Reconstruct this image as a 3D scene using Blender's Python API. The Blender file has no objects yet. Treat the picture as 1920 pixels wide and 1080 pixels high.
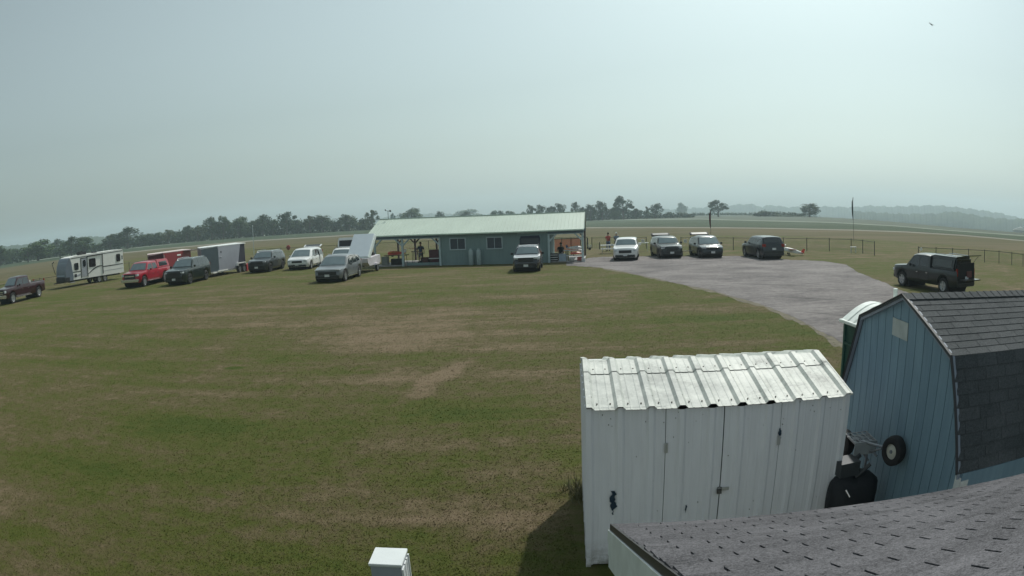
import bpy, bmesh, math, random
from mathutils import Vector, Matrix
R = math.radians
random.seed(7)
S = bpy.context.scene
COL = S.collection

# ---------------------------------------------------------------- camera (wide security lens with barrel distortion)
CAM_H = 3.6; F = 1150.0; K = (-0.2034, 0.1823, 0.1379); PIT = 0.1118; ROL = -0.0378
cam = bpy.data.cameras.new('camera'); camo = bpy.data.objects.new('camera', cam)
COL.objects.link(camo); S.camera = camo
cp, sp, cr, sr = math.cos(PIT), math.sin(PIT), math.cos(ROL), math.sin(ROL)
FW = Vector((0, cp, -sp)); U0 = Vector((0, sp, cp)); X0 = Vector((1, 0, 0))
RT = X0*cr + U0*sr; UP = U0*cr - X0*sr
m = Matrix((RT, UP, -FW)).transposed().to_4x4(); m.translation = (0, 0, CAM_H)
camo.matrix_world = m
cam.type = 'PANO'; cam.sensor_width = 36; cam.sensor_fit = 'HORIZONTAL'
cam.clip_start = 0.05; cam.clip_end = 6000
FM = F*36/1920
cam.panorama_type = 'FISHEYE_LENS_POLYNOMIAL'; cam.fisheye_fov = R(175)
cam.fisheye_polynomial_k0 = 0.0; cam.fisheye_polynomial_k1 = -1/FM; cam.fisheye_polynomial_k2 = -K[0]/FM**2
cam.fisheye_polynomial_k3 = -K[1]/FM**3; cam.fisheye_polynomial_k4 = -K[2]/FM**4

# ---------------------------------------------------------------- world, sun, exposure
SUN_EL, SUN_AZ = R(50), R(31)          # azimuth clockwise from +Y
W = bpy.data.worlds.new('World'); S.world = W; W.use_nodes = True
nt = W.node_tree; bg = nt.nodes['Background']
sky = nt.nodes.new('ShaderNodeTexSky'); sky.sky_type = 'NISHITA'; sky.sun_disc = False
sky.sun_elevation = SUN_EL; sky.sun_rotation = SUN_AZ
sky.altitude = 0; sky.air_density = 1.6; sky.dust_density = 3.0; sky.ozone_density = 2.0
hs_ = nt.nodes.new('ShaderNodeHueSaturation'); hs_.inputs['Saturation'].default_value = .27
tn = nt.nodes.new('ShaderNodeMix'); tn.data_type = 'RGBA'; tn.blend_type = 'MULTIPLY'; tn.inputs[0].default_value = 1; tn.inputs[7].default_value = (.85, 1.01, 1.01, 1)
nt.links.new(sky.outputs[0], hs_.inputs['Color']); nt.links.new(hs_.outputs[0], tn.inputs[6]); nt.links.new(tn.outputs[2], bg.inputs[0]); bg.inputs[1].default_value = 0.099
sl = bpy.data.lights.new('sun', 'SUN'); sl.energy = 3.2; sl.angle = R(1.2); sl.color = (1, .96, .89)
so = bpy.data.objects.new('sun', sl); COL.objects.link(so)
sd = Vector((math.sin(SUN_AZ)*math.cos(SUN_EL), math.cos(SUN_AZ)*math.cos(SUN_EL), math.sin(SUN_EL)))
so.rotation_euler = sd.to_track_quat('Z', 'Y').to_euler(); so.location = (20, 20, 60)
vs = S.view_settings; S.display_settings.display_device = 'sRGB'
vs.view_transform = 'Standard'; vs.look = 'None'; vs.exposure = 0.0; vs.gamma = 1; vs.use_curve_mapping = False
S.cycles.max_bounces = 6; S.cycles.volume_bounces = 2; S.cycles.use_denoising = True
S.cycles.transparent_max_bounces = 8

# ---------------------------------------------------------------- pixel -> world (the photo is 1920 x 1080)
def th(x): return x*(1+K[0]*x+K[1]*x**2+K[2]*x**3)
def ray(px, py):
    u, v = px-960, py-540; r = math.hypot(u, v)+1e-9; t = th(r/F); s = math.sin(t)/r
    return RT*(u*s) - UP*(v*s) + FW*math.cos(t)
def gp(px, py, z=0.0):
    d = ray(px, py); k = (z-CAM_H)/d.z; return Vector((d.x*k, d.y*k, z))
def at(px, py, D):
    d = ray(px, py); k = D/math.hypot(d.x, d.y); return Vector((d.x*k, d.y*k, CAM_H+d.z*k))

# ---------------------------------------------------------------- object helpers
def tag(o, label=None, cat=None, group=None, kind=None):
    if label: o['label'] = label
    if cat: o['category'] = cat
    if group: o['group'] = group
    if kind: o['kind'] = kind
    return o
def empty(name, loc=(0, 0, 0), rz=0.0, label=None, cat=None, group=None):
    o = bpy.data.objects.new(name, None); COL.objects.link(o); o.location = loc; o.rotation_euler = (0, 0, rz)
    o.empty_display_size = .2
    return tag(o, label, cat, group)
def copy_tree(o, parent=None):
    c = o.copy(); COL.objects.link(c); c.parent = parent
    for ch in o.children: copy_tree(ch, c)
    return c
class MB:
    def __init__(s): s.v = []; s.f = []
    def add(s, vs, fs):
        n = len(s.v); s.v += [tuple(v) for v in vs]; s.f += [tuple(i+n for i in f) for f in fs]; return s
    def box(s, c, d, rz=0.0, M=None):
        x, y, z = d[0]/2, d[1]/2, d[2]/2
        vs = [Vector((a*x, b*y, e*z)) for a in (-1, 1) for b in (-1, 1) for e in (-1, 1)]
        if rz: vs = [Matrix.Rotation(rz, 3, 'Z') @ v for v in vs]
        if M is not None: vs = [M @ v for v in vs]
        return s.add([v+Vector(c) for v in vs], [(0, 1, 3, 2), (4, 6, 7, 5), (0, 4, 5, 1), (2, 3, 7, 6), (0, 2, 6, 4), (1, 5, 7, 3)])
    def hexa(s, a, b):   # two quads (4 points each), matching order
        return s.add(list(a)+list(b), [(3, 2, 1, 0), (4, 5, 6, 7), (0, 1, 5, 4), (1, 2, 6, 5), (2, 3, 7, 6), (3, 0, 4, 7)])
    def tube(s, a, b, r0, r1=None, n=8, cap=True):
        a, b = Vector(a), Vector(b); r1 = r0 if r1 is None else r1
        d = (b-a).normalized(); t = Vector((0, 0, 1)) if abs(d.z) < .9 else Vector((1, 0, 0))
        u = d.cross(t).normalized(); w = d.cross(u)
        vs = [a+(u*math.cos(q)+w*math.sin(q))*r0 for q in [2*math.pi*i/n for i in range(n)]]
        vs += [b+(u*math.cos(q)+w*math.sin(q))*r1 for q in [2*math.pi*i/n for i in range(n)]]
        fs = [(i, (i+1) % n, n+(i+1) % n, n+i) for i in range(n)]
        if cap: fs += [tuple(range(n-1, -1, -1)), tuple(range(n, 2*n))]
        return s.add(vs, fs)
    def path(s, pts, r, n=6):
        for a, b in zip(pts, pts[1:]): s.tube(a, b, r, r, n)
        return s
    def lathe(s, prof, c=(0, 0, 0), axis='Z', n=20, cap=True):
        vs = []
        for (r, h) in prof:
            for i in range(n):
                q = 2*math.pi*i/n; p = (r*math.cos(q), r*math.sin(q), h)
                if axis == 'Y': p = (p[0], h, p[1])
                if axis == 'X': p = (h, p[0], p[1])
                vs.append((p[0]+c[0], p[1]+c[1], p[2]+c[2]))
        m = len(prof); fs = [(j*n+i, j*n+(i+1) % n, (j+1)*n+(i+1) % n, (j+1)*n+i) for j in range(m-1) for i in range(n)]
        if cap: fs += [tuple(range(n-1, -1, -1)), tuple((m-1)*n+i for i in range(n))]
        return s.add(vs, fs)
    def prism(s, poly, y0, y1, plane='XZ'):   # poly extruded from y0 to y1
        n = len(poly)
        def P(p, y): return (p[0], y, p[1]) if plane == 'XZ' else ((y, p[0], p[1]) if plane == 'YZ' else (p[0], p[1], y))
        vs = [P(p, y0) for p in poly]+[P(p, y1) for p in poly]
        fs = [tuple(range(n)), tuple(range(2*n-1, n-1, -1))]+[(i, n+i, n+(i+1) % n, (i+1) % n) for i in range(n)]
        return s.add(vs, fs)
    def ball(s, c, r, n=10, k=6):
        rx, ry, rz = r if hasattr(r, '__len__') else (r, r, r)
        vs = [(c[0]+rx*math.sin(math.pi*j/k)*math.cos(2*math.pi*i/n), c[1]+ry*math.sin(math.pi*j/k)*math.sin(2*math.pi*i/n), c[2]+rz*math.cos(math.pi*j/k)) for j in range(k+1) for i in range(n)]
        return s.add(vs, [(j*n+i, (j+1)*n+i, (j+1)*n+(i+1) % n, j*n+(i+1) % n) for j in range(k) for i in range(n)])
    def grid(s, rows):
        n = len(rows[0]); vs = [p for r in rows for p in r]
        return s.add(vs, [(j*n+i, j*n+i+1, (j+1)*n+i+1, (j+1)*n+i) for j in range(len(rows)-1) for i in range(n-1)])
    def build(s, name, mat, parent=None, smooth=0, bevel=0, loc=None):
        me = bpy.data.meshes.new(name); me.from_pydata(s.v, [], s.f)
        bm = bmesh.new(); bm.from_mesh(me)
        bmesh.ops.recalc_face_normals(bm, faces=bm.faces)
        if bevel: bmesh.ops.bevel(bm, geom=bm.edges[:], offset=bevel, segments=2, affect='EDGES')
        if smooth:
            for f in bm.faces: f.smooth = True
            for e in bm.edges:
                if len(e.link_faces) == 2 and e.calc_face_angle(0) > R(smooth): e.smooth = False
        bm.to_mesh(me); bm.free(); me.materials.append(mat)
        o = bpy.data.objects.new(name, me); COL.objects.link(o); o.parent = parent
        if loc is not None: o.location = loc
        return o
def join_pattern(o, mb, mat):      # small surface pattern (screw heads, stains) kept inside its part's mesh
    me = o.data; me.materials.append(mat); bm = bmesh.new(); bm.from_mesh(me)
    vs_ = [bm.verts.new(v) for v in mb.v]
    for f in mb.f:
        try: nf = bm.faces.new([vs_[i] for i in f]); nf.material_index = len(me.materials)-1
        except ValueError: pass
    bm.to_mesh(me); bm.free()

# ---------------------------------------------------------------- materials (all procedural)
_mats = {}
def M(name, col, rough=.6, metal=0.0, var=.12, scale=6.0, bump=0.0, bscale=40.0, coat=0.0, spec=.5):
    if name in _mats: return _mats[name]
    mt = bpy.data.materials.new(name); mt.use_nodes = True; _mats[name] = mt
    t = mt.node_tree; b = t.nodes['Principled BSDF']
    tc = t.nodes.new('ShaderNodeTexCoord'); nz = t.nodes.new('ShaderNodeTexNoise')
    nz.inputs['Scale'].default_value = scale; nz.inputs['Detail'].default_value = 6
    t.links.new(tc.outputs['Object'], nz.inputs['Vector'])
    rp = t.nodes.new('ShaderNodeValToRGB'); e = rp.color_ramp.elements
    e[0].position = .3; e[1].position = .7
    e[0].color = tuple(c*(1-var) for c in col)+(1,); e[1].color = tuple(min(1, c*(1+var)) for c in col)+(1,)
    t.links.new(nz.outputs['Fac'], rp.inputs[0]); t.links.new(rp.outputs[0], b.inputs['Base Color'])
    b.inputs['Roughness'].default_value = rough; b.inputs['Metallic'].default_value = metal
    b.inputs['Coat Weight'].default_value = coat; b.inputs['Coat Roughness'].default_value = .05
    b.inputs['Specular IOR Level'].default_value = spec
    if bump:
        n2 = t.nodes.new('ShaderNodeTexNoise'); n2.inputs['Scale'].default_value = bscale; n2.inputs['Detail'].default_value = 4
        t.links.new(tc.outputs['Object'], n2.inputs['Vector'])
        bp = t.nodes.new('ShaderNodeBump'); bp.inputs['Strength'].default_value = bump; bp.inputs['Distance'].default_value = .02
        t.links.new(n2.outputs['Fac'], bp.inputs['Height']); t.links.new(bp.outputs[0], b.inputs['Normal'])
    return mt
def paint(name, col, rough=.35): return M(name, tuple(c*(.55 if max(col) < .12 else 1) for c in col), rough, 0.0, .04, 3, coat=.7, spec=.35)
GLASS = M('car_glass', (.02, .026, .03), .06, 0, .1, 3, spec=.9)
WGLASS = M('windshield_sky_glass', (.20, .25, .26), .12, .45, .12, 2, spec=.9)  # paler base puts the reflected sky into the windshield colour
TYRE = M('tyre_rubber', (.018, .018, .019), .85)
RIM = M('alloy_rim', (.55, .56, .58), .35, .8)
DRIM = M('dark_rim', (.10, .10, .11), .4, .6)
BLACK = M('black_plastic', (.02, .021, .023), .6)
DARKIN = M('dark_interior', (.012, .012, .013), .9)
LAMPG = M('headlight_glass', (.55, .58, .6), .12, 0, .1)
LAMPR = M('taillight_red', (.25, .015, .012), .2)
PLATE = M('licence_plate', (.6, .62, .62), .5)
CHROME = M('chrome_trim', (.7, .7, .72), .2, .9)

class N:   # tiny node graph helper
    def __init__(s, name):
        s.m = bpy.data.materials.new(name); s.m.use_nodes = True; s.t = s.m.node_tree; s.b = s.t.nodes['Principled BSDF']
        s.tc = s.t.nodes.new('ShaderNodeTexCoord')
    def mapped(s, sc=(1, 1, 1), rz=0.0, src='Object', loc=(0, 0, 0)):
        mp = s.t.nodes.new('ShaderNodeMapping'); mp.inputs['Scale'].default_value = sc; mp.inputs['Rotation'].default_value = (0, 0, rz)
        mp.inputs['Location'].default_value = loc
        s.t.links.new(s.tc.outputs[src], mp.inputs[0]); return mp.outputs[0]
    def noise(s, scale, detail=4, vec=None, rough=.55, dist=0.0):
        n = s.t.nodes.new('ShaderNodeTexNoise'); n.inputs['Scale'].default_value = scale; n.inputs['Detail'].default_value = detail
        n.inputs['Roughness'].default_value = rough; n.inputs['Distortion'].default_value = dist
        s.t.links.new(vec or s.tc.outputs['Object'], n.inputs['Vector']); return n.outputs['Fac']
    def ramp(s, fac, stops):
        r = s.t.nodes.new('ShaderNodeValToRGB'); e = r.color_ramp.elements
        while len(e) < len(stops): e.new(.5)
        for i, (p, c) in enumerate(stops):
            e[i].position = p; e[i].color = (c, c, c, 1) if not hasattr(c, '__len__') else tuple(c)+(1,)
        s.t.links.new(fac, r.inputs[0]); return r.outputs[0]
    def mix(s, fac, a, b, mode='MIX'):
        n = s.t.nodes.new('ShaderNodeMix'); n.data_type = 'RGBA'; n.blend_type = mode
        for sock, val in ((n.inputs[0], fac), (n.inputs[6], a), (n.inputs[7], b)):
            if hasattr(val, 'links') or isinstance(val, bpy.types.NodeSocket): s.t.links.new(val, sock)
            elif hasattr(val, '__len__'): sock.default_value = tuple(val)+(1,)
            else: sock.default_value = val
        return n.outputs[2]
    def math(s, op, a, b=0.0, clamp=False):
        n = s.t.nodes.new('ShaderNodeMath'); n.operation = op; n.use_clamp = clamp
        for sock, val in ((n.inputs[0], a), (n.inputs[1], b)):
            if isinstance(val, bpy.types.NodeSocket): s.t.links.new(val, sock)
            else: sock.default_value = val
        return n.outputs[0]
    def island(s):
        n = s.t.nodes.new('ShaderNodeNewGeometry'); return n.outputs['Random Per Island']
    def blob(s, x, y, rx, ry, rz=0.0):   # soft ellipse mask in world metres: 1 in the middle, 0 outside
        sub = s.t.nodes.new('ShaderNodeVectorMath'); sub.operation = 'SUBTRACT'; sub.inputs[1].default_value = (x, y, 0)
        s.t.links.new(s.tc.outputs['Object'], sub.inputs[0])
        mp = s.t.nodes.new('ShaderNodeMapping'); mp.vector_type = 'TEXTURE'; mp.inputs['Rotation'].default_value = (0, 0, rz); mp.inputs['Scale'].default_value = (rx, ry, 1e4)
        s.t.links.new(sub.outputs[0], mp.inputs[0])
        ln = s.t.nodes.new('ShaderNodeVectorMath'); ln.operation = 'LENGTH'; s.t.links.new(mp.outputs[0], ln.inputs[0])
        r = s.t.nodes.new('ShaderNodeMapRange'); r.interpolation_type = 'SMOOTHSTEP'
        r.inputs[1].default_value = 1.0; r.inputs[2].default_value = 0.15; s.t.links.new(ln.outputs['Value'], r.inputs[0]); return r.outputs[0]
    def done(s, col, rough=.9, bump=None, strength=.4, dist=.02, spec=.3):
        if isinstance(col, bpy.types.NodeSocket): s.t.links.new(col, s.b.inputs['Base Color'])
        s.b.inputs['Roughness'].default_value = rough; s.b.inputs['Specular IOR Level'].default_value = spec
        if bump is not None:
            b = s.t.nodes.new('ShaderNodeBump'); b.inputs['Strength'].default_value = strength; b.inputs['Distance'].default_value = dist
            s.t.links.new(bump, b.inputs['Height']); s.t.links.new(b.outputs[0], s.b.inputs['Normal'])
        return s.m
# ================================================================ SETTING: ground, fields, gravel, hills
def lerp_tab(tab, x):
    if x <= tab[0][0]: return tab[0][1]
    for (a, b), (c, d) in zip(tab, tab[1:]):
        if x <= c: return b+(d-b)*(x-a)/(c-a)
    return tab[-1][1]
LINE_A = [(-60, 512), (0, 503.5), (71, 493), (133, 484), (232, 473), (300, 466), (340, 462.5), (467, 451), (640, 441), (700, 437.5), (1100, 426), (1240, 425.5), (1360, 426), (1460, 427.5), (1600, 430.5), (1700, 434), (1800, 440), (1860, 445), (1920, 450.5), (1990, 458)]
LINE_B = [(-60, 504), (0, 495), (71, 487.5), (130, 479), (225, 467), (322, 457), (405, 448.5), (550, 437), (679, 430), (850, 421), (1098, 413), (1310, 410.5), (1380, 412.5), (1560, 417), (1680, 423.5), (1780, 432), (1858, 437.5), (1920, 442), (1990, 449)]
LINE_C = [(-60, 501), (0, 493), (130, 476.5), (225, 464.5), (322, 454), (405, 445.5), (550, 434.5), (679, 427.5), (850, 419), (1098, 408), (1242, 404.2), (1360, 403.3), (1500, 405.5), (1600, 410), (1700, 418), (1780, 425.5), (1850, 431.5), (1920, 437), (1990, 444)]
def az_of(v): return math.atan2(v.x, v.y)
CREST = sorted([(az_of(gp(x, y)), gp(x, y).xy.length) for x, y in LINE_C])
def crest(az): return min(620, lerp_tab(CREST, az))
def gz(x, y):
    D = math.hypot(x, y); az = math.atan2(x, y)
    if abs(az) > 1.2: return 0.0
    k = lerp_tab([(-.7, .010), (.2, .012), (.5, .022), (.8, .03)], az)
    return -max(0.0, D-crest(az)-1)*k if D > 60 else 0.0
g = N('mown_grass')
g1 = g.noise(.10, 5, dist=.4); g2 = g.noise(.55, 6); g3 = g.noise(3.2, 9, rough=.78); g4 = g.noise(60, 4, rough=.8); g5 = g.noise(.22, 8, rough=.72, dist=1.2)
gs = g.noise(1.0, 6, g.mapped((.07, .95, 1), R(3)), .6)          # mowing lines running across the view
gm = g.noise(.9, 3, g.mapped((1, .35, 1), R(-20)))
dry = g.math('ADD', g.math('ADD', g.math('MULTIPLY', g1, .45), g.math('MULTIPLY', g2, .5)), g.math('MULTIPLY', g5, .5))
for (px, py, rx, ry, w, rz) in ((800, 600, 8, 4.5, .17, 0), (780, 640, 5, 2.2, .10, 0), (500, 600, 9, 3, .06, 0), (1000, 640, 4, 3, .06, 0), (825, 705, .5, 2.4, .30, -.35), (790, 740, .4, 1.3, .22, -.5), (840, 700, 2.6, 1.6, .10, .5), (640, 650, 4, 2, .08, 0), (620, 900, 1.6, .9, .10, 0), (900, 970, 1.3, .8, .10, 0),
                                (960, 880, 1.2, 1.8, .08, 0), (420, 580, 6, 1.6, .07, 0), (250, 960, 1.3, .6, .06, 0), (1250, 620, 2.6, 2.6, .06, 0), (1000, 550, 6, 2, .05, 0)):
    q = gp(px, py); dry = g.math('ADD', dry, g.math('MULTIPLY', g.blob(q.x, q.y, rx, ry, rz), w))
for (px, py, rx, ry, w) in ((120, 880, 3.0, 2.0, .13), (380, 800, 5.0, 2.0, .11), (440, 690, .45, .3, .5), (900, 770, 2.0, 1.0, .14), (350, 800, 2.5, 1.2, .08), (800, 1000, 1.0, .5, .08),
                            (1010, 545, 5, 3, .10), (100, 560, 8, 3, .12), (500, 1060, 2.0, .8, .08), (1400, 600, 4, 3, .05), (250, 540, 10, 3, .10), (60, 1000, 1.6, 1.2, .05)):
    q = gp(px, py); dry = g.math('SUBTRACT', dry, g.math('MULTIPLY', g.blob(q.x, q.y, rx, ry), w))
dry = g.math('ADD', dry, g.math('MULTIPLY', g.math('SUBTRACT', gs, .5), .62))
dry = g.math('ADD', dry, g.math('MULTIPLY', g.math('SUBTRACT', g3, .5), .95))
base = g.ramp(dry, [(.46, (.054, .076, .011)), (.62, (.078, .088, .018)), (.79, (.110, .092, .042)), (1.0, (.19, .142, .090))])
base = g.mix(g.math('MULTIPLY', g.ramp(g4, [(.36, 1.0), (.52, 0.0)]), .45), base, (.028, .034, .010))
base = g.mix(g.math('MULTIPLY', g.ramp(g4, [(.58, 0.0), (.72, 1.0)]), .35), base, (.27, .24, .12))
GRASS = g.done(base, .95, g.math('ADD', g4, g.math('MULTIPLY', g3, 1.5)), .75, .03, .15)
# one sheet, polar grid round the camera, falling gently behind the far field edge
radii = [0, 3, 6, 10, 16, 25, 40, 60, 80]+[80*1.09**i for i in range(1, 40)]
rows = []
for r in radii:
    rows.append([(r*math.sin(2*math.pi*i/240), r*math.cos(2*math.pi*i/240), gz(r*math.sin(2*math.pi*i/240), r*math.cos(2*math.pi*i/240))) for i in range(241)])
tag(MB().grid(rows).build('ground', GRASS, smooth=60), kind='structure')

# short mown tufts in the near lawn: one scatter of real blades
import numpy as np
GN_ = [(1097, 499.5), (1130, 502.5), (1180, 512), (1240, 524), (1300, 537), (1360, 552), (1420, 570), (1480, 592), (1540, 622), (1600, 660), (1680, 720)]
def tufts(n, r0, r1, a0, a1, h, w, seed):
    rg = np.random.default_rng(seed); r = r0*(r1/r0)**rg.random(n); a = np.radians(a0+(a1-a0)*rg.random(n)); x, y = r*np.sin(a), r*np.cos(a)
    ok = ~((x > .6) & (x < 9) & (y < 8.2) & (y > 5.6)) & ~((x > .4) & (y < 5.6)) & ~((x > 4.0) & (y < 9)) & (rg.random(n) < np.clip((58-r)/34, 0, 1))
    ax = np.array([math.atan2(*gp(px, py).xy) for px, py in GN_]); ar = np.array([gp(px, py).xy.length for px, py in GN_]); ok &= ~((a > ax[0]) & (r > np.interp(a, ax, ar)-.35)); x, y, r = x[ok], y[ok], r[ok]; n = len(x)
    q = rg.random(n)*6.283; hh = h*(.5+rg.random(n)); ww = w*(.6+.8*rg.random(n))*(r/6)**.5; lx, ly = rg.normal(0, 1.1, n)*hh, rg.normal(0, 1.1, n)*hh
    v = np.empty((n, 3, 3)); v[:, 0] = np.stack([x-np.cos(q)*ww, y-np.sin(q)*ww, np.zeros(n)], 1); v[:, 1] = np.stack([x+np.cos(q)*ww, y+np.sin(q)*ww, np.zeros(n)], 1); v[:, 2] = np.stack([x+lx, y+ly, hh], 1)
    me = bpy.data.meshes.new('grass'); me.vertices.add(3*n); me.vertices.foreach_set('co', v.ravel()); me.loops.add(3*n); me.loops.foreach_set('vertex_index', np.arange(3*n, dtype=np.int32))
    me.polygons.add(n); me.polygons.foreach_set('loop_start', np.arange(0, 3*n, 3, dtype=np.int32)); me.polygons.foreach_set('loop_total', np.full(n, 3, dtype=np.int32)); me.update(calc_edges=True); me.validate()
    me.materials.append(GRASS); o = bpy.data.objects.new('grass', me); COL.objects.link(o); return tag(o, kind='stuff')
tufts(330000, 4.2, 55, -64, 44, .012, .006, 5)

def strip(name, near, far, mat, z, x0=-60, x1=1990, step=10, rag=0.0):
    rows = [[], []]
    x = x0
    while x <= x1:
        a, b = gp(x, lerp_tab(near, x)), gp(x, lerp_tab(far, x))
        if rag: a += Vector((0, random.uniform(-rag, rag), 0))
        a.z = z; b.z = z
        if b.xy.length > 600: b = b*(600/b.xy.length); b.z = z
        rows[0].append(tuple(a)); rows[1].append(tuple(b)); x += step
    return tag(MB().grid(rows).build(name, mat), kind='structure')
shift = lambda tab, d: [(x, y+d) for x, y in tab]
g = N('runway_turf'); n1 = g.noise(.03, 5); n2 = g.noise(1, 5, g.mapped((.01, .25, 1), R(-6)))
c = g.ramp(g.math('ADD', g.math('MULTIPLY', n1, .5), g.math('MULTIPLY', n2, .6)), [(.4, (.075, .075, .032)), (.62, (.115, .098, .055)), (.75, (.15, .125, .08))])
RUN = g.done(c, .95, g.noise(20, 3), .5, .03, .1)
# mown runway field between the fence line and the far edge
NEAR_RUN = [(-60, 535), (0, 527), (130, 505), (260, 484), (400, 470), (560, 458), (700, 452), (900, 447), (1130, 443), (1300, 441), (1500, 443), (1640, 449), (1800, 461), (1920, 471), (1990, 478)]
strip('runway_field', NEAR_RUN, LINE_A, RUN, .004, rag=1.0)
PALE = M('dry_stubble', (.165, .155, .12), .95, 0, .25, .2)
strip('stubble_strip', shift(LINE_A, 1.9), shift(LINE_A, .1), PALE, .008, x0=120)
g = N('soy_crop'); n1 = g.noise(.02, 4); n2 = g.noise(1, 4, g.mapped((.008, .12, 1), R(-4)))
c = g.ramp(g.math('ADD', g.math('MULTIPLY', n1, .5), g.math('MULTIPLY', n2, .5)), [(.35, (.028, .05, .022)), (.65, (.06, .085, .045))])
SOY = g.done(c, .9, g.noise(3, 4), 1.0, .3, .2)
strip('crop_field', shift(LINE_A, -.2), LINE_B, SOY, .012)
strip('field_margin', shift(LINE_B, .9), shift(LINE_B, -.6), M('field_margin_grass', (.13, .155, .11), .9, 0, .2, .1), .016)
CORN = M('far_corn', (.032, .052, .024), .9, 0, .35, .05, .8, 2)
strip('corn_field', shift(LINE_B, -.6), LINE_C, CORN, .020)

# gravel parking area
g = N('gravel'); n1 = g.noise(.35, 4); n2 = g.noise(3.5, 8, rough=.82); n3 = g.noise(45, 3, rough=.8)
tr = g.noise(1, 5, g.mapped((.22, 1.9, 1), R(-30)), .7, 2.2)
c = g.ramp(g.math('ADD', g.math('ADD', g.math('MULTIPLY', n1, .35), g.math('MULTIPLY', n2, .45)), g.math('MULTIPLY', tr, .32)), [(.38, (.045, .040, .039)), (.5, (.125, .112, .111)), (.64, (.25, .228, .220))])
c = g.mix(g.math('MULTIPLY', g.ramp(n3, [(.35, 1.0), (.5, 0.0)]), .5), c, (.06, .057, .06))
for px_, py_, rx_, ry_, rz_ in ((1290, 497, 3.6, .5, .25), (1330, 490, 5, .35, .1), (1400, 512, 4.5, .35, -.35), (1470, 535, 4, .4, -.6), (1520, 560, 3, .35, -.75), (1560, 590, 2.2, .3, -.9), (1180, 497, 3.5, .4, 0)):
    q = gp(px_, py_); c = g.mix(g.math('MULTIPLY', g.math('MULTIPLY', g.blob(q.x, q.y, rx_, ry_, rz_), n2), .9), c, (.05, .045, .045))
GRAVEL = g.done(c, .9, g.math('ADD', n2, n3), .8, .03, .3)
near = [(1062, 498.5), (1097, 499.5), (1130, 502.5), (1180, 512), (1240, 524), (1300, 537), (1360, 552), (1420, 570), (1480, 592), (1540, 622), (1600, 660), (1680, 720)]
far = [(1062, 491.5), (1097, 485), (1130, 481.5), (1200, 480.5), (1280, 480), (1380, 480), (1480, 487), (1540, 490), (1586, 496.5), (1606, 509), (1640, 523), (1690, 545), (1760, 574), (1850, 610), (1950, 660)]
def dense(tab, n=14, jit=.4):
    out = []
    for (a, b), (c, d) in zip(tab, tab[1:]):
        p, q = gp(a, b), gp(c, d)
        for i in range(n):
            w = p.lerp(q, i/n); a_ = w.x*2.1; w = w*(1+(.5*math.sin(a_)+.35*math.sin(a_*2.7+1)+.3*math.sin(a_*6.1)+random.uniform(-.25, .25))*jit/w.length)
            out.append((w.x, w.y))
    return out+[tuple(gp(*tab[-1]).xy)]
poly = dense(near)+dense(far)[::-1]
tag(MB().add([(x, y, .0085) for x, y in poly], [tuple(range(len(poly)))]).build('gravel_lot', GRAVEL), kind='structure')
# bare, worn verge where gravel and lawn meet
def verge(line, w0, w1):
    rows = [[], []]
    pts = dense(line, 10, 0)
    for i, (x, y) in enumerate(pts):
        d = Vector((x, y)).normalized(); a = w0+(w1-w0)*(.5+.3*math.sin(i*.45)+.2*math.sin(i*1.3)+random.uniform(-.1, .1))
        rows[0].append((x-d.x*a, y-d.y*a, .0025)); rows[1].append((x+d.x*.6, y+d.y*.6, .0025))
    return tag(MB().grid(rows).build('worn_verge', M('worn_verge_soil', (.12, .105, .07), .95, 0, .3, 3, .6, 30)), kind='structure')
verge(near[2:], .1, 1.0)

# ---------------------------------------------------------------- far wooded hills
g = N('wooded_hill'); n1 = g.noise(.03, 5, rough=.7)
HILL = g.done(g.ramp(n1, [(.35, (.015, .028, .018)), (.65, (.05, .07, .035))]), .95, n1, 1.0, 3.0, .1)
def hill(profile, D, seed, bump):
    rnd = random.Random(seed); rows = [[] for _ in range(6)]
    x = profile[0][0]; ph = [rnd.uniform(0, 6) for _ in range(6)]
    while x <= profile[-1][0]:
        y = lerp_tab(profile, x); t = at(x, y, D)
        b = bump*(.45*math.sin(x*.23+ph[0])+.3*math.sin(x*.51+ph[1])+.25*math.sin(x*1.13+ph[2])+rnd.uniform(-.5, .5)*.25)
        top = t.z+b; d = Vector((t.x, t.y)).normalized(); base = gz(*(d*D))-3
        for k, (off, hf) in enumerate(((-60, 0), (-50, .45), (-25, .80), (0, 1.0), (60, .95), (160, .5))):
            q = d*(D+off+0); z = base+(top-base)*hf
            rows[k].append((q.x, q.y, z))
        x += 1.5
    return tag(MB().grid(rows).build('hills', HILL, smooth=80), kind='structure')
hill([(-70, 470), (0, 462), (100, 454), (160, 444), (180, 442.5), (205, 447), (300, 441), (420, 430), (560, 421), (700, 414)], 1100, 3, 1.5)
hill([(640, 417), (720, 408), (760, 400), (840, 401), (900, 402), (1000, 401), (1100, 399), (1190, 398), (1240, 393), (1310, 389.5), (1365, 385), (1405, 382), (1430, 388), (1445, 384), (1475, 388.5), (1540, 387), (1600, 388.5), (1633, 385.5), (1667, 387.5), (1706, 386.2), (1755, 385), (1789, 388), (1840, 394), (1878, 400), (1907, 407.5), (1990, 420)], 1850, 5, 3.2)
hill([(1600, 396), (1690, 401), (1755, 400.5), (1784, 396), (1822, 402), (1844, 406.5), (1871, 409), (1905, 411), (1935, 409), (1990, 414)], 1150, 9, 2.0)

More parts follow.
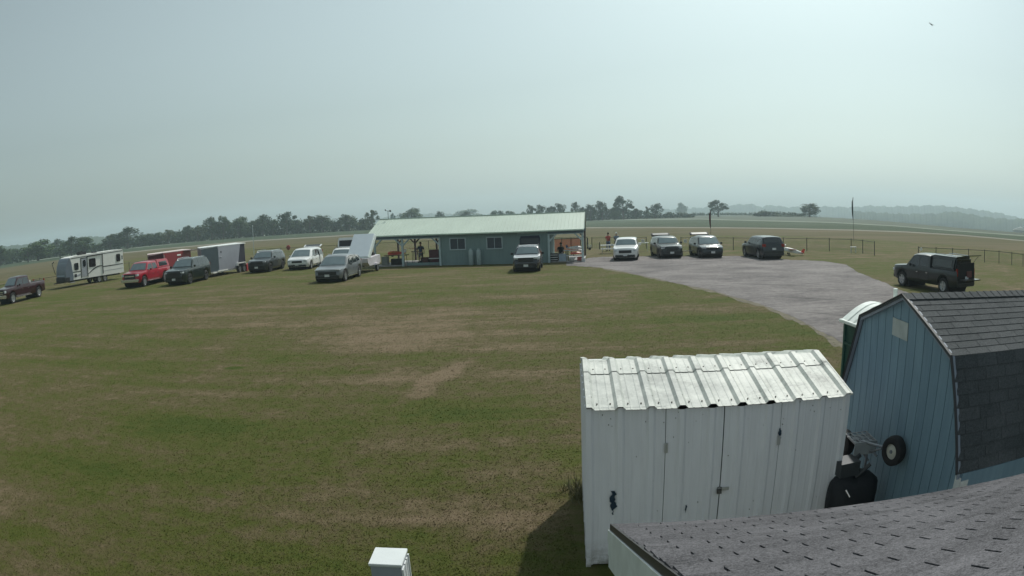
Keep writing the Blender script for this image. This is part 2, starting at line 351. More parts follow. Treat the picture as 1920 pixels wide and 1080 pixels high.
# ---------------------------------------------------------------- trees
def leaf_mat(name, lo, hi):
    g = N(name); n = g.noise(1.4, 4); f = g.math('ADD', g.math('MULTIPLY', n, .6), g.math('MULTIPLY', g.island(), .4))
    return g.done(g.ramp(f, [(.3, lo), (.7, hi)]), .75, spec=.3)
LEAFS = [leaf_mat('leaves_dark', (.016, .038, .010), (.042, .085, .020)), leaf_mat('leaves_mid', (.024, .055, .012), (.062, .115, .026)), leaf_mat('leaves_light', (.05, .07, .02), (.10, .125, .04))]
BARK = M('bark', (.09, .075, .06), .9, 0, .3, 4)
def leaf_quads(mb, c, r, n, s, rnd, flat=1.0):
    for _ in range(n):
        d = Vector((rnd.gauss(0, 1), rnd.gauss(0, 1), rnd.gauss(0, 1))).normalized()*(r*rnd.uniform(.55, 1.05))
        p = Vector(c)+Vector((d.x, d.y, d.z*flat)); nrm = (d.normalized()+Vector((rnd.uniform(-.8, .8), rnd.uniform(-.8, .8), rnd.uniform(-.5, .9)))).normalized()
        u = nrm.orthogonal().normalized()*s*rnd.uniform(.5, 1.2); w = nrm.cross(u).normalized()*s*rnd.uniform(.4, 1.0)
        q = rnd.uniform(0, 3.1); u, w = u*math.cos(q)+w*math.sin(q), w*math.cos(q)-u*math.sin(q)
        mb.add([p-u, p-w*.8, p+u, p+w*.8], [(0, 1, 2, 3)])
TREES = []
def tree_variant(seed, lobes, lo, loose, leaf):
    """unit tree: 1 m tall, crown about 1 m wide; lo = where the crown starts"""
    rnd = random.Random(seed); r = empty('tree')
    t = MB(); t.tube((0, 0, -.04), (0, 0, lo+.12), .035, .024, 7); t.tube((0, 0, lo+.1), (rnd.uniform(-.05, .05), 0, .8), .024, .008, 6)
    c = MB()
    for i in range(lobes):
        a = rnd.uniform(0, 6.28); hz = lo+.08+(1-lo-.2)*((i+.5)/lobes)**.85
        w = math.sin(math.pi*min(1, max(.12, (hz-lo+.08)/(1.05-lo))))**.6
        rad = rnd.uniform(.1, .36)*w; p = Vector((rad*math.cos(a), rad*math.sin(a), hz))
        rr = rnd.uniform(.11, .19)*(loose if i % 3 else 1); rr = min(rr, 1.0-hz+.02) if hz > .8 else rr
        t.tube((0, 0, max(lo*.8, hz-.22)), tuple(p), .014, .004, 5)
        leaf_quads(c, p, rr, 150, .030, rnd, .85)
    t.build('trunk', BARK, r, 60); c.build('crown', LEAFS[leaf], r)
    TREES.append(r)
for a in ((1, 17, .10, 1.0, 0), (2, 15, .18, .8, 1), (3, 13, .30, .72, 0), (4, 20, .06, 1.05, 1), (5, 12, .22, .66, 2), (6, 18, .14, .9, 0)): tree_variant(*a)
used = set()
GROUPS = {'L': 'trees of the left treeline', 'M': 'treetops showing over the green roof', 'R': 'trees beyond the fields on the right'}
def tree(px, w, ytop, D, k, grp, label):
    p = at(px, ytop, D); a, b = at(px-w/2, ytop, D), at(px+w/2, ytop, D); z0 = gz(p.x, p.y)-.1
    if k in used: t = copy_tree(TREES[k])
    else: t = TREES[k]; used.add(k)
    t.location = (p.x, p.y, z0); t.rotation_euler = (0, 0, random.uniform(0, 6.28)); h = (p.z-z0)/.99; ww = (a-b).length*1.5
    t.scale = (ww, ww, h); tag(t, label, 'tree', GROUPS[grp]); return t
TL = [
 (0, 34, 458.5, 330, 0, 'L', 'dark tree cut off by the left edge of the picture, above the maroon pickup'),
 (24, 52, 466, 430, 3, 'L', 'hazy rounded tree between the picture edge and the first dark bushy tree'),
 (70, 48, 449.5, 300, 3, 'L', 'broad dark bushy tree standing above the maroon pickup truck'),
 (52, 34, 462, 295, 1, 'L', 'lower dark tree hugging the left flank of the first broad bushy tree'),
 (106, 28, 447.5, 420, 0, 'L', 'paler hazy tree in the gap between the two dark bushy trees on the left'),
 (133, 34, 442.5, 300, 0, 'L', 'dark tree with a ragged top rising behind the nose of the travel trailer'),
 (158, 36, 443, 305, 3, 'L', 'rounded dark tree behind the roof air conditioner of the travel trailer'),
 (112, 26, 464, 290, 5, 'L', 'low leafy tree filling in left of the travel trailer nose'),
 (186, 26, 457, 330, 1, 'L', 'small hazy tree in front of the blue distant hill behind the travel trailer'),
 (206, 28, 438, 330, 5, 'L', 'smaller shoulder tree on the left of the tall tree behind the trailer tail'),
 (238, 46, 425, 330, 0, 'L', 'tall wide dark tree behind the tail end of the travel trailer'),
 (272, 24, 438, 350, 3, 'L', 'low rounded tree right of the tall tree behind the travel trailer'),
 (292, 26, 435.5, 350, 1, 'L', 'small tree left of the red enclosed trailer, in the treeline'),
 (314, 24, 428.5, 340, 4, 'L', 'light green tree above the red pickup with the canopy'),
 (333, 20, 435, 350, 3, 'L', 'low dark tree above the roof of the dark red trailer'),
 (350, 22, 421.5, 340, 5, 'L', 'pointed tree above the dark red trailer'),
 (370, 26, 423, 340, 4, 'L', 'pale yellow green tree left of the high double crown in the treeline'),
 (396, 34, 405.5, 335, 0, 'L', 'tall left half of the high double crown above the grey trailer'),
 (417, 26, 403.5, 335, 1, 'L', 'tall ragged right half of the high double crown above the grey trailer'),
 (447, 40, 406, 335, 3, 'L', 'wide rounded tree directly left of the thin white pole'),
 (474, 18, 413, 340, 5, 'L', 'low tree behind the thin white pole'),
 (491, 36, 401.5, 335, 0, 'L', 'broad dark tree just right of the thin white pole'),
 (512, 20, 411, 345, 1, 'L', 'lower tree left of the spiky topped tree'),
 (536, 34, 396.5, 335, 2, 'L', 'spiky topped tree with open branches above the grey sport utility vehicle'),
 (556, 20, 411.5, 350, 3, 'L', 'small round tree right of the spiky topped tree'),
 (580, 22, 402, 340, 4, 'L', 'narrow tree above the white minivan, left of a broader crown'),
 (604, 38, 402, 340, 0, 'L', 'broad tree above the raised hatch of the white minivan'),
 (630, 20, 418, 350, 3, 'L', 'low bush like tree right of the broad tree above the minivan'),
 (654, 34, 400.5, 335, 2, 'L', 'open forked tree with see through crown left of the green roof'),
 (696, 24, 391, 335, 4, 'L', 'slender upright tree beside the left end of the green roof'),
 (737, 10, 399, 500, 2, 'M', 'tiny bare looking treetop showing over the roof beside the weather mast'),
 (771, 42, 389.5, 420, 3, 'M', 'wide domed treetop above the left part of the green roof'),
 (825, 17, 395, 460, 0, 'M', 'small dark treetop between the wide dome and the pale hazy crown'),
 (872, 48, 392, 900, 3, 'M', 'very pale hazy wide crown far behind the green roof'),
 (873, 18, 395, 480, 0, 'M', 'small darker treetop in front of the very pale crown'),
 (926, 15, 394, 470, 3, 'M', 'round treetop at the left of the trio above the middle of the roof'),
 (939, 16, 394, 470, 0, 'M', 'round treetop in the middle of the trio above the middle of the roof'),
 (957, 20, 394.6, 470, 3, 'M', 'flat treetop at the right of the trio above the middle of the roof'),
 (981, 12, 396.5, 480, 1, 'M', 'lowest tiny treetop left of the row above the right half of the roof'),
 (993, 18, 381.5, 400, 4, 'M', 'ragged tree starting the row above the right half of the roof'),
 (1012, 22, 383, 400, 2, 'M', 'second tree from the left in the row above the right half of the roof'),
 (1031, 20, 385.5, 400, 5, 'M', 'third and lowest tree in the row above the right half of the roof'),
 (1051, 26, 380, 400, 2, 'M', 'widest open tree ending the row above the right half of the roof'),
 (1079, 16, 376, 390, 4, 'M', 'upright narrow tree above the right gable end of the roof'),
 (1091, 13, 387, 395, 5, 'M', 'short tree tucked right of the upright one at the gable end'),
 (1107, 22, 382, 380, 0, 'R', 'rounded tree just right of the green roof'),
 (1129, 24, 375.5, 380, 2, 'R', 'pointed tree above the two people at the fence'),
 (1168, 34, 366.5, 380, 2, 'R', 'tallest open crowned tree above the white sport utility vehicle'),
 (1152, 24, 388, 382, 3, 'R', 'low dense tree at the left foot of the tallest open crowned tree'),
 (1192, 20, 390, 385, 5, 'R', 'low tree at the right foot of the tallest open crowned tree'),
 (1213, 12, 385.5, 385, 4, 'R', 'slim dark tree left of the last tall tree in the right wood'),
 (1228, 24, 380.5, 385, 2, 'R', 'last ragged tall tree at the right end of the wood'),
 (1278, 20, 379.5, 900, 3, 'R', 'pale hazy round tree far off on the horizon between the two dark hatchbacks'),
 (1346, 35, 374.5, 395, 2, 'R', 'lone dark leaning tree behind the red feather flag'),
 (1433, 26, 395, 400, 5, 'R', 'pointed shrub at the left end of the low hedge'),
 (1456, 28, 401.5, 400, 3, 'R', 'low shrub in the middle left of the low hedge'),
 (1481, 28, 402.5, 395, 3, 'R', 'low shrub touching the lone bushy tree on its left side'),
 (1517, 37, 380.5, 370, 0, 'R', 'lone dense bushy dark tree left of the dark feather flag'),
]
for t in TL: tree(*t)
for k in range(len(TREES)):
    if k not in used:
        for ch in list(TREES[k].children): bpy.data.objects.remove(ch)
        bpy.data.objects.remove(TREES[k])
def mass(prof, D, dep, name, seed, leaf=0):
    rnd = random.Random(seed); mb = MB(); x = prof[0][0]
    while x <= prof[-1][0]:
        p = at(x, lerp_tab(prof, x)+rnd.uniform(-.8, 1.8), D+rnd.uniform(0, dep)); z0 = gz(p.x, p.y)
        h = max(1.0, p.z-z0); n = max(1, int(h/2.5))
        for i in range(n+1):
            leaf_quads(mb, (p.x+rnd.uniform(-1, 1), p.y+rnd.uniform(-2, 2), z0+h*(i+.3)/(n+1)), 2.0, 26, .75, rnd)
        x += 3.2
    return tag(mb.build(name, LEAFS[leaf]), kind='stuff')
mass([(-20, 472), (50, 468), (130, 458), (190, 455), (270, 441), (330, 434), (400, 419), (520, 413), (600, 411), (700, 410)], 345, 12, 'treeline', 11)
mass([(1086, 402), (1100, 392), (1150, 391), (1205, 396), (1240, 400), (1300, 402.5)], 390, 12, 'treeline', 12)
hg = mass([(1419, 401), (1428, 397), (1434, 395.5), (1444, 400), (1470, 401.5), (1505, 402.5)], 402, 8, 'hedge', 14, 0)
del hg['kind']; tag(hg, 'low dark hedge running left from the lone dense bushy tree across the far fields', 'hedge')
mass([(1300, 401), (1420, 402), (1500, 404), (1540, 408)], 560, 10, 'treeline', 13, 1)

# distant white roofed barn at the right edge
p = at(1914, 436, 560); b = empty('farm_building', (p.x, p.y, gz(p.x, p.y)), az_of(p)*-1, 'tiny white roofed farm building far away at the right edge of the fields', 'building')
MB().box((0, 0, 3), (18, 10, 6)).build('wall', M('farm_wall', (.35, .36, .36)), b)
MB().prism([(-9.6, 6), (9.6, 6), (9.6, 6.3), (0, 9), (-9.6, 6.3)], -5.4, 5.4).build('roof', M('farm_roof', (.8, .8, .8), .4), b)

# ---------------------------------------------------------------- haze: one closed box of pale air
hz = MB().box((0, 1080, -15), (4700, 2500, 190)).build('haze', bpy.data.materials.new('haze_air'))
hz['kind'] = 'stuff'
hm = hz.data.materials[0]; hm.use_nodes = True; t = hm.node_tree; t.nodes.remove(t.nodes['Principled BSDF'])
pv = t.nodes.new('ShaderNodeVolumePrincipled'); pv.inputs['Density'].default_value = .00047; pv.inputs['Color'].default_value = (.76, .93, 1.0, 1)
pv.inputs['Anisotropy'].default_value = .25
t.links.new(pv.outputs[0], t.nodes['Material Output'].inputs['Volume'])
hz.display_type = 'WIRE'
# ================================================================ FOREGROUND SHEDS
def frame_at(o, dx_angle):
    c, s = math.cos(dx_angle), math.sin(dx_angle); return Vector((o[0], o[1], 0)), dx_angle
def ribbed(mb, W, p0, p1, ribs, rib_w=.05, rib_h=.018, nrm=(0, -1, 0), minor=True, x0=0.0, x1=None, off=0.0):
    """profiled sheet running from edge p0(x) to p1(x); p0,p1: (y,z) of the lower and the upper edge; nrm: outward"""
    x1 = W if x1 is None else x1; prof = []
    ev = [(x0, 0.0)]
    for i in range(len(ribs)):
        r = ribs[i]
        for dx, h in ((-rib_w, 0), (-rib_w*.45, rib_h), (rib_w*.45, rib_h), (rib_w, 0)):
            ev.append((r+dx, h))
        if minor and i < len(ribs)-1:
            g_ = ribs[i+1]-r
            for f_ in (.36, .66):
                for dx, h in ((-.012, 0), (-.006, .0025), (.006, .0025), (.012, 0)): ev.append((r+g_*f_+dx, h))
    ev.append((x1, 0.0)); ev = sorted([(min(max(x, x0), x1), h) for x, h in ev if x0-.05 <= x <= x1+.05], key=lambda e: e[0])
    n = Vector(nrm).normalized()
    rows = [[], []]
    for x, h in ev:
        for k, (y, z) in enumerate((p0, p1)):
            rows[k].append(tuple(Vector((x, y, z))+n*(h+off)))
    mb.grid(rows); return mb
g = N('white_sheet_steel'); n1 = g.noise(3, 5); n2 = g.noise(1.5, 6, g.mapped((9, 9, .8)), .65)
c = g.ramp(n2, [(.3, (.76, .75, .78)), (.6, (.83, .82, .85))]); c = g.mix(g.math('MULTIPLY', g.ramp(g.noise(26, 5, rough=.8), [(.70, 0.0), (.76, 1.0)]), .45), c, (.25, .2, .15))
sx_ = g.t.nodes.new('ShaderNodeSeparateXYZ'); g.t.links.new(g.tc.outputs['Object'], sx_.inputs[0])
mr_ = g.t.nodes.new('ShaderNodeMapRange'); mr_.inputs[1].default_value = .34; mr_.inputs[2].default_value = .02; g.t.links.new(sx_.outputs['Z'], mr_.inputs[0])
c = g.mix(g.math('MULTIPLY', g.math('MULTIPLY', mr_.outputs[0], g.ramp(g.noise(7, 6, rough=.75), [(.38, 0.0), (.6, 1.0)])), .85), c, (.22, .20, .15))
c = g.mix(g.math('MULTIPLY', g.ramp(g.noise(2.2, 5, g.mapped((14, 14, .5)), .7), [(.56, 0.0), (.72, 1.0)]), .22), c, (.45, .43, .40))
WSTEEL = g.done(c, .5, n1, .12, .01, .4)
g = N('weathered_roof_steel'); n1 = g.noise(2.2, 6, rough=.65); n2 = g.noise(30, 5, rough=.8)
c = g.ramp(g.math('ADD', g.math('MULTIPLY', n1, .7), g.math('MULTIPLY', n2, .3)), [(.38, (.27, .28, .26)), (.48, (.50, .52, .48)), (.62, (.66, .67, .62))])
c = g.mix(g.math('MULTIPLY', g.math('MULTIPLY', g.blob(.75, .35, 1.3, .75), g.ramp(g.noise(5, 6, rough=.7), [(.35, 0.0), (.6, 1.0)])), .8), c, (.33, .35, .33)); WROOF = g.done(c, .6, n1, .2, .01, .5)
SEAM = M('dark_gap', (.02, .02, .022), .9); NAVY = M('bare_dark_patch', (.015, .035, .06), .8); SCREW = M('screw_heads', (.22, .2, .18), .6, .4)

A0, ang = (0.675, 5.85), R(-4.9); SW = 2.735
sh = empty('storage_shed', (A0[0], A0[1], 0), ang, 'low white ribbed metal shed with double doors beside the blue barn shed', 'shed')
RIBS = [.02+i*(SW-.04)/9 for i in range(10)]; DEP = 2.05; ZE, ZR = 1.755, 1.968
wall = MB(); D0, D1, D2 = .76, 1.345, 1.955
ribbed(wall, SW, (0, .02), (0, ZE), RIBS, .045, .022, (0, -1, 0), x1=D0)
ribbed(wall, SW, (0, .02), (0, ZE), RIBS, .045, .022, (0, -1, 0), x0=D2)
w2 = MB().box((SW/2, DEP, ZE/2+.01), (SW, .02, ZE-.02))
for x in (0, SW): w2.add([(x, 0, 0), (x, DEP, 0), (x, DEP, ZE), (x, DEP/2, ZR-.02), (x, 0, ZE)], [(0, 1, 2, 3, 4)])
for i in range(7):
    w2.box((-.008, .15+i*.29, ZE/2), (.02, .05, ZE-.04)); w2.box((SW+.008, .15+i*.29, ZE/2), (.02, .05, ZE-.04))
wo = wall.build('wall', WSTEEL, sh); w2.build('side_wall', WSTEEL, sh)
for x in (.012, SW-.012): MB().box((x, -.012, ZE/2), (.05, .03, ZE)).build('corner_trim', WSTEEL, sh)
MB().box((SW/2, .03, ZE/2), (SW-.04, .01, ZE-.06)).build('door_dark_surround', SEAM, sh)  # near-black sheet behind the front, colours the door gaps as shade
for a, b in ((D0, D1), (D1, D2)):
    d = ribbed(MB(), SW, (-.004, .05), (-.004, ZE-.03), [r for r in RIBS if a < r < b], .045, .022, x0=a+.005, x1=b-.005).build('door', WSTEEL, sh)
    hx = a+.01 if a == D0 else b-.01
    for z in (.35, 1.33):
        MB().box((hx, -.014, z), (.035, .012, .10)).tube((hx, -.022, z-.05), (hx, -.022, z+.05), .006).build('hinge', M('galvanised', (.45, .46, .46), .4, .6), d)
    if a == D1:
        MB().box((D1+.03, -.02, .845), (.13, .008, .035)).build('hasp', M('galvanised', (.45, .46, .46)), d)
        MB().box((D1-.01, -.035, .825), (.05, .02, .045)).tube((D1-.028, -.035, .845), (D1-.028, -.035, .875), .004).tube((D1+.008, -.035, .845), (D1+.008, -.035, .875), .004).tube((D1-.028, -.035, .875), (D1+.008, -.035, .875), .004).build('padlock', M('padlock_steel', (.12, .12, .12), .4, .7), d)
def patch(mb, x, z, w, h, n, seed):
    rnd = random.Random(seed); L_, R_ = [], []
    for i in range(n+1):
        t_ = i/n; ww = w*(.35+.65*math.sin(math.pi*min(1, t_*.8+.12)))*(1 if t_ > .3 else .35+t_*.8)
        o = rnd.uniform(-.2, .2)*w; L_.append((x-ww/2+o+rnd.uniform(-.2, .2)*w, -.019, z+h*t_)); R_.append((x+ww/2+o+rnd.uniform(-.2, .2)*w, -.019, z+h*t_))
    mb.grid([L_, R_])
pm = MB(); patch(pm, .255, .62, .06, .27, 14, 1); patch(pm, D0+.24, .60, .02, .09, 5, 3)
patch(pm, D2-.005, 1.34, .035, .12, 8, 5); join_pattern(wo, pm, NAVY)
rnd = random.Random(4); dm = MB()
for i in range(46):
    x, z = rnd.uniform(.03, SW-.05), rnd.choice([rnd.uniform(.3, 1.7), rnd.uniform(1.55, 1.72)]); s_ = rnd.uniform(.003, .008)
    dm.box((x, -.008, z), (s_, .012, s_*rnd.uniform(.8, 2)))
join_pattern(wo, dm, SCREW)
def roof_slope(y0, z0, y1, z1, nx, name='roof_sheet'):
    nrm = Vector((0, -(z1-z0), (y1-y0))).normalized(); nrm = nrm if nrm.z > 0 else -nrm
    return ribbed(MB(), SW, (y0, z0), (y1, z1), RIBS, .055, .032, nrm, x0=-.008, x1=SW+.008)
ro = roof_slope(-.045, ZE-.012, DEP/2, ZR, 0).build('roof', WROOF, sh)
roof_slope(DEP+.045, ZE-.012, DEP/2, ZR, 0).build('back_slope', WROOF, ro)
tq = .70; yy = -.045+(DEP/2+.045)*tq; zz = ZE-.012+(ZR-ZE+.012)*tq
rc = MB(); rn = Vector((0, -(ZR-ZE), DEP/2)).normalized()
ribbed(rc, SW, (yy, zz), (DEP/2, ZR), RIBS, .056, .032, rn, x0=-.010, x1=SW+.010, off=.007)
ribbed(rc, SW, (DEP-yy, zz), (DEP/2, ZR), RIBS, .056, .032, Vector((0, -rn.y, rn.z)), x0=-.010, x1=SW+.010, off=.007)
rc.build('ridge_cap', WROOF, ro)
MB().box((SW/2, yy-.002, zz+.004), (SW, .006, .006)).build('lap_shadow', M('lap_shadow_dark', (.12, .12, .11), .9), ro)  # dark strip painting the shadow below the overlapping sheet
sc = MB()
for i in range(9):
    for f_ in (.27, .7):
        x = RIBS[i]+(RIBS[i+1]-RIBS[i])*f_
        for tt in (.10, .80): y = -.045+(DEP/2+.045)*tt; z = ZE-.012+(ZR-ZE+.012)*tt; sc.ball((x, y, z+.008), .009, 6, 4)
    for tt in (.2, .5, .88):
        y = -.045+(DEP/2+.045)*tt; z = ZE-.012+(ZR-ZE+.012)*tt
        if (i*7+int(tt*10)) % 3: sc.ball((RIBS[i]+.03, y, z+.022), .009, 6, 4)
join_pattern(ro, sc, SCREW)
MB().tube((SW+.02, -.06, ZE+.005), (SW+.02, DEP/2, ZR+.02), .014, .014, 6).tube((SW+.02, DEP/2, ZR+.02), (SW+.02, DEP+.05, ZE+.005), .014, .014, 6).build('rake_trim', WROOF, ro)

# ---------------------------------------------------------------- blue barn-roofed shed
g = N('blue_siding'); n1 = g.noise(1.2, 5); n2 = g.noise(3, 5, g.mapped((6, 6, .5)))
c = g.ramp(g.math('ADD', g.math('ADD', g.math('MULTIPLY', n1, .45), g.math('MULTIPLY', n2, .45)), g.math('MULTIPLY', g.island(), .10)), [(.35, (.13, .205, .26)), (.65, (.19, .285, .345))])
BLUE = g.done(c, .7, n2, .15, .01, .3)
def shingle_mat(name, lo, hi):
    g = N(name); n1 = g.noise(1.1, 5); n2 = g.noise(110, 2, rough=.9); n3 = g.noise(38, 3, rough=.9)
    c = g.ramp(g.math('ADD', g.math('ADD', g.math('MULTIPLY', n1, .2), g.math('MULTIPLY', g.island(), .05)), g.math('ADD', g.math('MULTIPLY', n2, .4), g.math('MULTIPLY', n3, .3))), [(.38, lo), (.5, tuple((a+b)/2 for a, b in zip(lo, hi))), (.62, hi)])
    return g.done(c, .92, g.math('ADD', n2, n3), .9, .006, .3)
SH_DARK = shingle_mat('dark_slate_shingle', (.035, .042, .045), (.125, .13, .135)); SH_GREY = shingle_mat('grey_shingle', (.020, .020, .023), (.185, .180, .195))
TRIMW = M('painted_trim', (.55, .56, .55), .6); EDGE = M('black_drip_edge', (.02, .02, .022), .5)
gl = R(83.2)-R(90); PB = (3.883, 3.836)          # gable plane starts here (near eave corner) and runs away from the camera
bs = empty('barn_shed', (PB[0], PB[1], 0), gl, 'blue grey barn roofed shed with grooved siding and dark shingles', 'shed')
# local: +y along the gable wall (away), +x into the shed; slight skew of the ridge is folded into SK
BW = 3.378; BL = 3.4; SK = math.tan(R(-12)-gl)
prof = [(0, 1.38), (.495, 2.35), (BW/2, 2.756), (BW-.495, 2.35), (BW, 1.38)]
w = MB(); pts = [(0, 0)]+prof+[(BW, 0)]
w.prism([(y, z) for y, z in pts], 0.02, .04, 'YZ')
for y in (.0, BW): MB().box((BL/2, y+SK*BL/2, .69), (BL, .03, 1.38), math.atan(SK)).build('side_wall', BLUE, bs)
wb = w.build('wall', BLUE, bs)
# vertical boards standing proud of the grooves
bd = MB(); y = .0; step = .203
def ztop(y):
    for (a, b), (c_, d_) in zip(prof, prof[1:]):
        if y <= c_+1e-6: return b+(d_-b)*(y-a)/(c_-a)
    return prof[-1][1]
while y < BW-.01:
    y1 = min(y+step-.012, BW)
    zs = [(y, 0.0), (y1, 0.0), (y1, ztop(y1)-.012)]
    for (py, pz) in prof:
        if y < py < y1: zs.append((py, pz-.012))
    zs.append((y, ztop(y)-.012)); bd.prism(zs, -.006, .0195, 'YZ'); y += step
bd.build('siding_board', BLUE, wb)
vt = MB().box((-.012, 1.78+.03, 2.375), (.012, .40, .19)).build('vent_cover', M('faded_vent_panel', (.36, .39, .38), .7, 0, .15, 6), bs)
tr = MB(); ov = -.06
for (a, b), (c_, d_) in zip(prof, prof[1:]):
    tr.hexa([(ov, a, b-.05), (ov, c_, d_-.05), (ov, c_, d_+.004), (ov, a, b+.004)], [(ov+.04, a, b-.05), (ov+.04, c_, d_-.05), (ov+.04, c_, d_+.004), (ov+.04, a, b+.004)])
tr.build('rake_trim', M('blue_trim', (.20, .23, .28), .6), bs)
MB().box((-.012, .03, .67), (.02, .10, 1.34)).box((.05, -.022, .66), (.11, .02, 1.30)).build('corner_trim', TRIMW, bs)
def shingles(mb, o, u, v, nrm, wu, courses, expo, tab, gap, th_, rnd, jit=.0, u0=0.0):
    """courses of separate tabs. o: eave start, u: along eave, v: up slope (unit vectors)"""
    for k in range(courses):
        x = -tab*(.5 if k % 2 else 0)+rnd.uniform(-jit, jit)
        while x < wu:
            a, b = max(x+gap/2, 0), min(x+tab-gap/2, wu)
            if b-a > .02:
                lift = rnd.uniform(0, .0015)
                p = [o+u*a+v*(k*expo), o+u*b+v*(k*expo), o+u*b+v*((k+1)*expo+.01), o+u*a+v*((k+1)*expo+.01)]
                top = [p[0]+nrm*(th_+lift), p[1]+nrm*(th_+lift), p[2]+nrm*.001, p[3]+nrm*.001]
                mb.hexa([q-nrm*.004 for q in p], top)
            x += tab
def slope(parent, name, a, b, mat, rnd, tab=.305, expo=.127, L=BL, gap=.006, xo=-.075):
    (y0, z0), (y1, z1) = a, b; u = Vector((1, SK, 0)).normalized(); v = Vector((0, y1-y0, z1-z0)); ln = v.length; v.normalize()
    nrm = u.cross(v).normalized(); nrm = nrm if nrm.z > 0 else -nrm
    mb = MB(); o = Vector((xo, y0+SK*xo, z0)); n = max(1, round(ln/expo))
    LL = (L-xo)*math.sqrt(1+SK*SK)
    base = [o, o+u*LL, o+u*LL+v*ln, o+v*ln]; mb.hexa([q-nrm*.02 for q in base], [q-nrm*.001 for q in base])
    shingles(mb, o, u, v, nrm, LL, n, ln/n, tab, gap, .006, rnd, .06)
    return mb.build(name, mat, parent)
rnd = random.Random(8)
rf = slope(bs, 'roof', prof[1], prof[2], SH_DARK, rnd); slope(bs, 'roof_slope', prof[0], prof[1], SH_DARK, rnd)
slope(bs, 'roof_slope', prof[3], prof[2], SH_DARK, rnd); slope(bs, 'roof_slope', prof[4], prof[3], SH_DARK, rnd)
rg = MB(); u = Vector((1, SK, 0)).normalized()
for i in range(28):
    o = Vector((-.075, prof[2][0], prof[2][1]+.012))+u*(i*.127)
    for s_ in (-1, 1):
        e1 = Vector((0, -s_*.13, -.047)); a = [o, o+u*.14, o+u*.14+e1, o+e1]
        rg.hexa([q+Vector((0, 0, -.003)) for q in a], [a[0]+Vector((0, 0, .010)), a[1]+Vector((0, 0, .003)), a[2]+Vector((0, 0, .003)), a[3]+Vector((0, 0, .010))])
rg.build('ridge_cap', SH_DARK, rf)
ed = MB()
for (a, b), (c_, d_) in zip(prof, prof[1:]):
    ed.hexa([(-.085, a, b+.006), (-.085, c_, d_+.006), (-.085, c_, d_+.018), (-.085, a, b+.018)], [(-.055, a, b+.006), (-.055, c_, d_+.006), (-.055, c_, d_+.018), (-.055, a, b+.018)])
ed.build('drip_edge', EDGE, rf)

# ---------------------------------------------------------------- shingled roof right below the camera
C0 = Vector((.591, 3.748, 1.6)); eu = Vector((math.cos(R(-12.6)), math.sin(R(-12.6)), 0)); ev = Vector((-.04, -1, 0)).normalized(); pitch = .417
hs = empty('camera_building', (C0.x, C0.y, 0), 0, 'low building with a grey shingle roof right below the camera, white boxed gable edge', 'building')
v = Vector((ev.x, ev.y, pitch)).normalized(); nrm = eu.cross(v).normalized(); nrm = nrm if nrm.z > 0 else -nrm
o = Vector((0, 0, 1.6)); RW, RL = 5.2, 3.75
mb = MB(); base = [o, o+eu*RW, o+eu*RW+v*RL, o+v*RL]; mb.hexa([q-nrm*.03 for q in base], [q-nrm*.001 for q in base])
shingles(mb, o, eu, v, nrm, RW, round(RL/.127), .127, .305, .013, .009, random.Random(2), .012)
hr = mb.build('roof', SH_GREY, hs)
ridge = o+v*RL; v2 = Vector((-ev.x, -ev.y, 0))*-1
mb = MB(); b2 = [ridge, ridge+eu*RW, ridge+eu*RW+Vector((ev.x, ev.y, -pitch))*3.4, ridge+Vector((ev.x, ev.y, -pitch))*3.4]
mb.hexa([q-Vector((0, 0, .03)) for q in b2], b2); mb.build('rear_slope', SH_GREY, hr)
mb = MB(); s1 = -eu*.012; mb.hexa([o+s1+nrm*.010, o+s1+v*RL+nrm*.010, o+v*RL+eu*.02+nrm*.010, o+eu*.02+nrm*.010], [o+s1-nrm*.035, o+s1+v*RL-nrm*.035, o+v*RL+eu*.02-nrm*.035, o+eu*.02-nrm*.035]); mb.build('drip_edge', EDGE, hr)
for ob in (hr, hs.children[-1], hr.children[-1]):
    if ob.type == 'MESH':
        for vv in ob.data.vertices: s_ = min(1, max(0, vv.co.dot(eu)/3.7)); vv.co += ev*(-.06*math.sin(math.pi*s_))
fa = MB()
for k, (z0, z1, off) in enumerate(((-.035, -.13, .006), (-.134, -.232, .0), (-.236, -.33, -.006))):
    q0, q1 = o+Vector((0, 0, z0)), o+Vector((0, 0, z1)); n_ = -eu*(.02+off)
    fa.hexa([q0+n_, q0+n_+v*RL, q1+n_+v*RL, q1+n_], [q0, q0+v*RL, q1+v*RL, q1])
fa.build('fascia', M('white_fascia', (.62, .66, .66), .45), hs)
wl = MB(); p = [o+eu*.28+ev*.3, o+eu*(RW-.2)+ev*.3, o+eu*(RW-.2)+ev*6.5, o+eu*.28+ev*6.5]
wl.hexa([Vector((q.x, q.y, 0)) for q in p], [Vector((q.x, q.y, 1.62)) for q in p]); wl.build('wall', M('lap_siding', (.55, .58, .58), .6), hs)
MB().tube((-C0.x, -C0.y-.25, 2.7), (-C0.x, -C0.y-.25, 3.55), .03).build('camera_mount', M('galvanised', (.45, .46, .46)), hs)

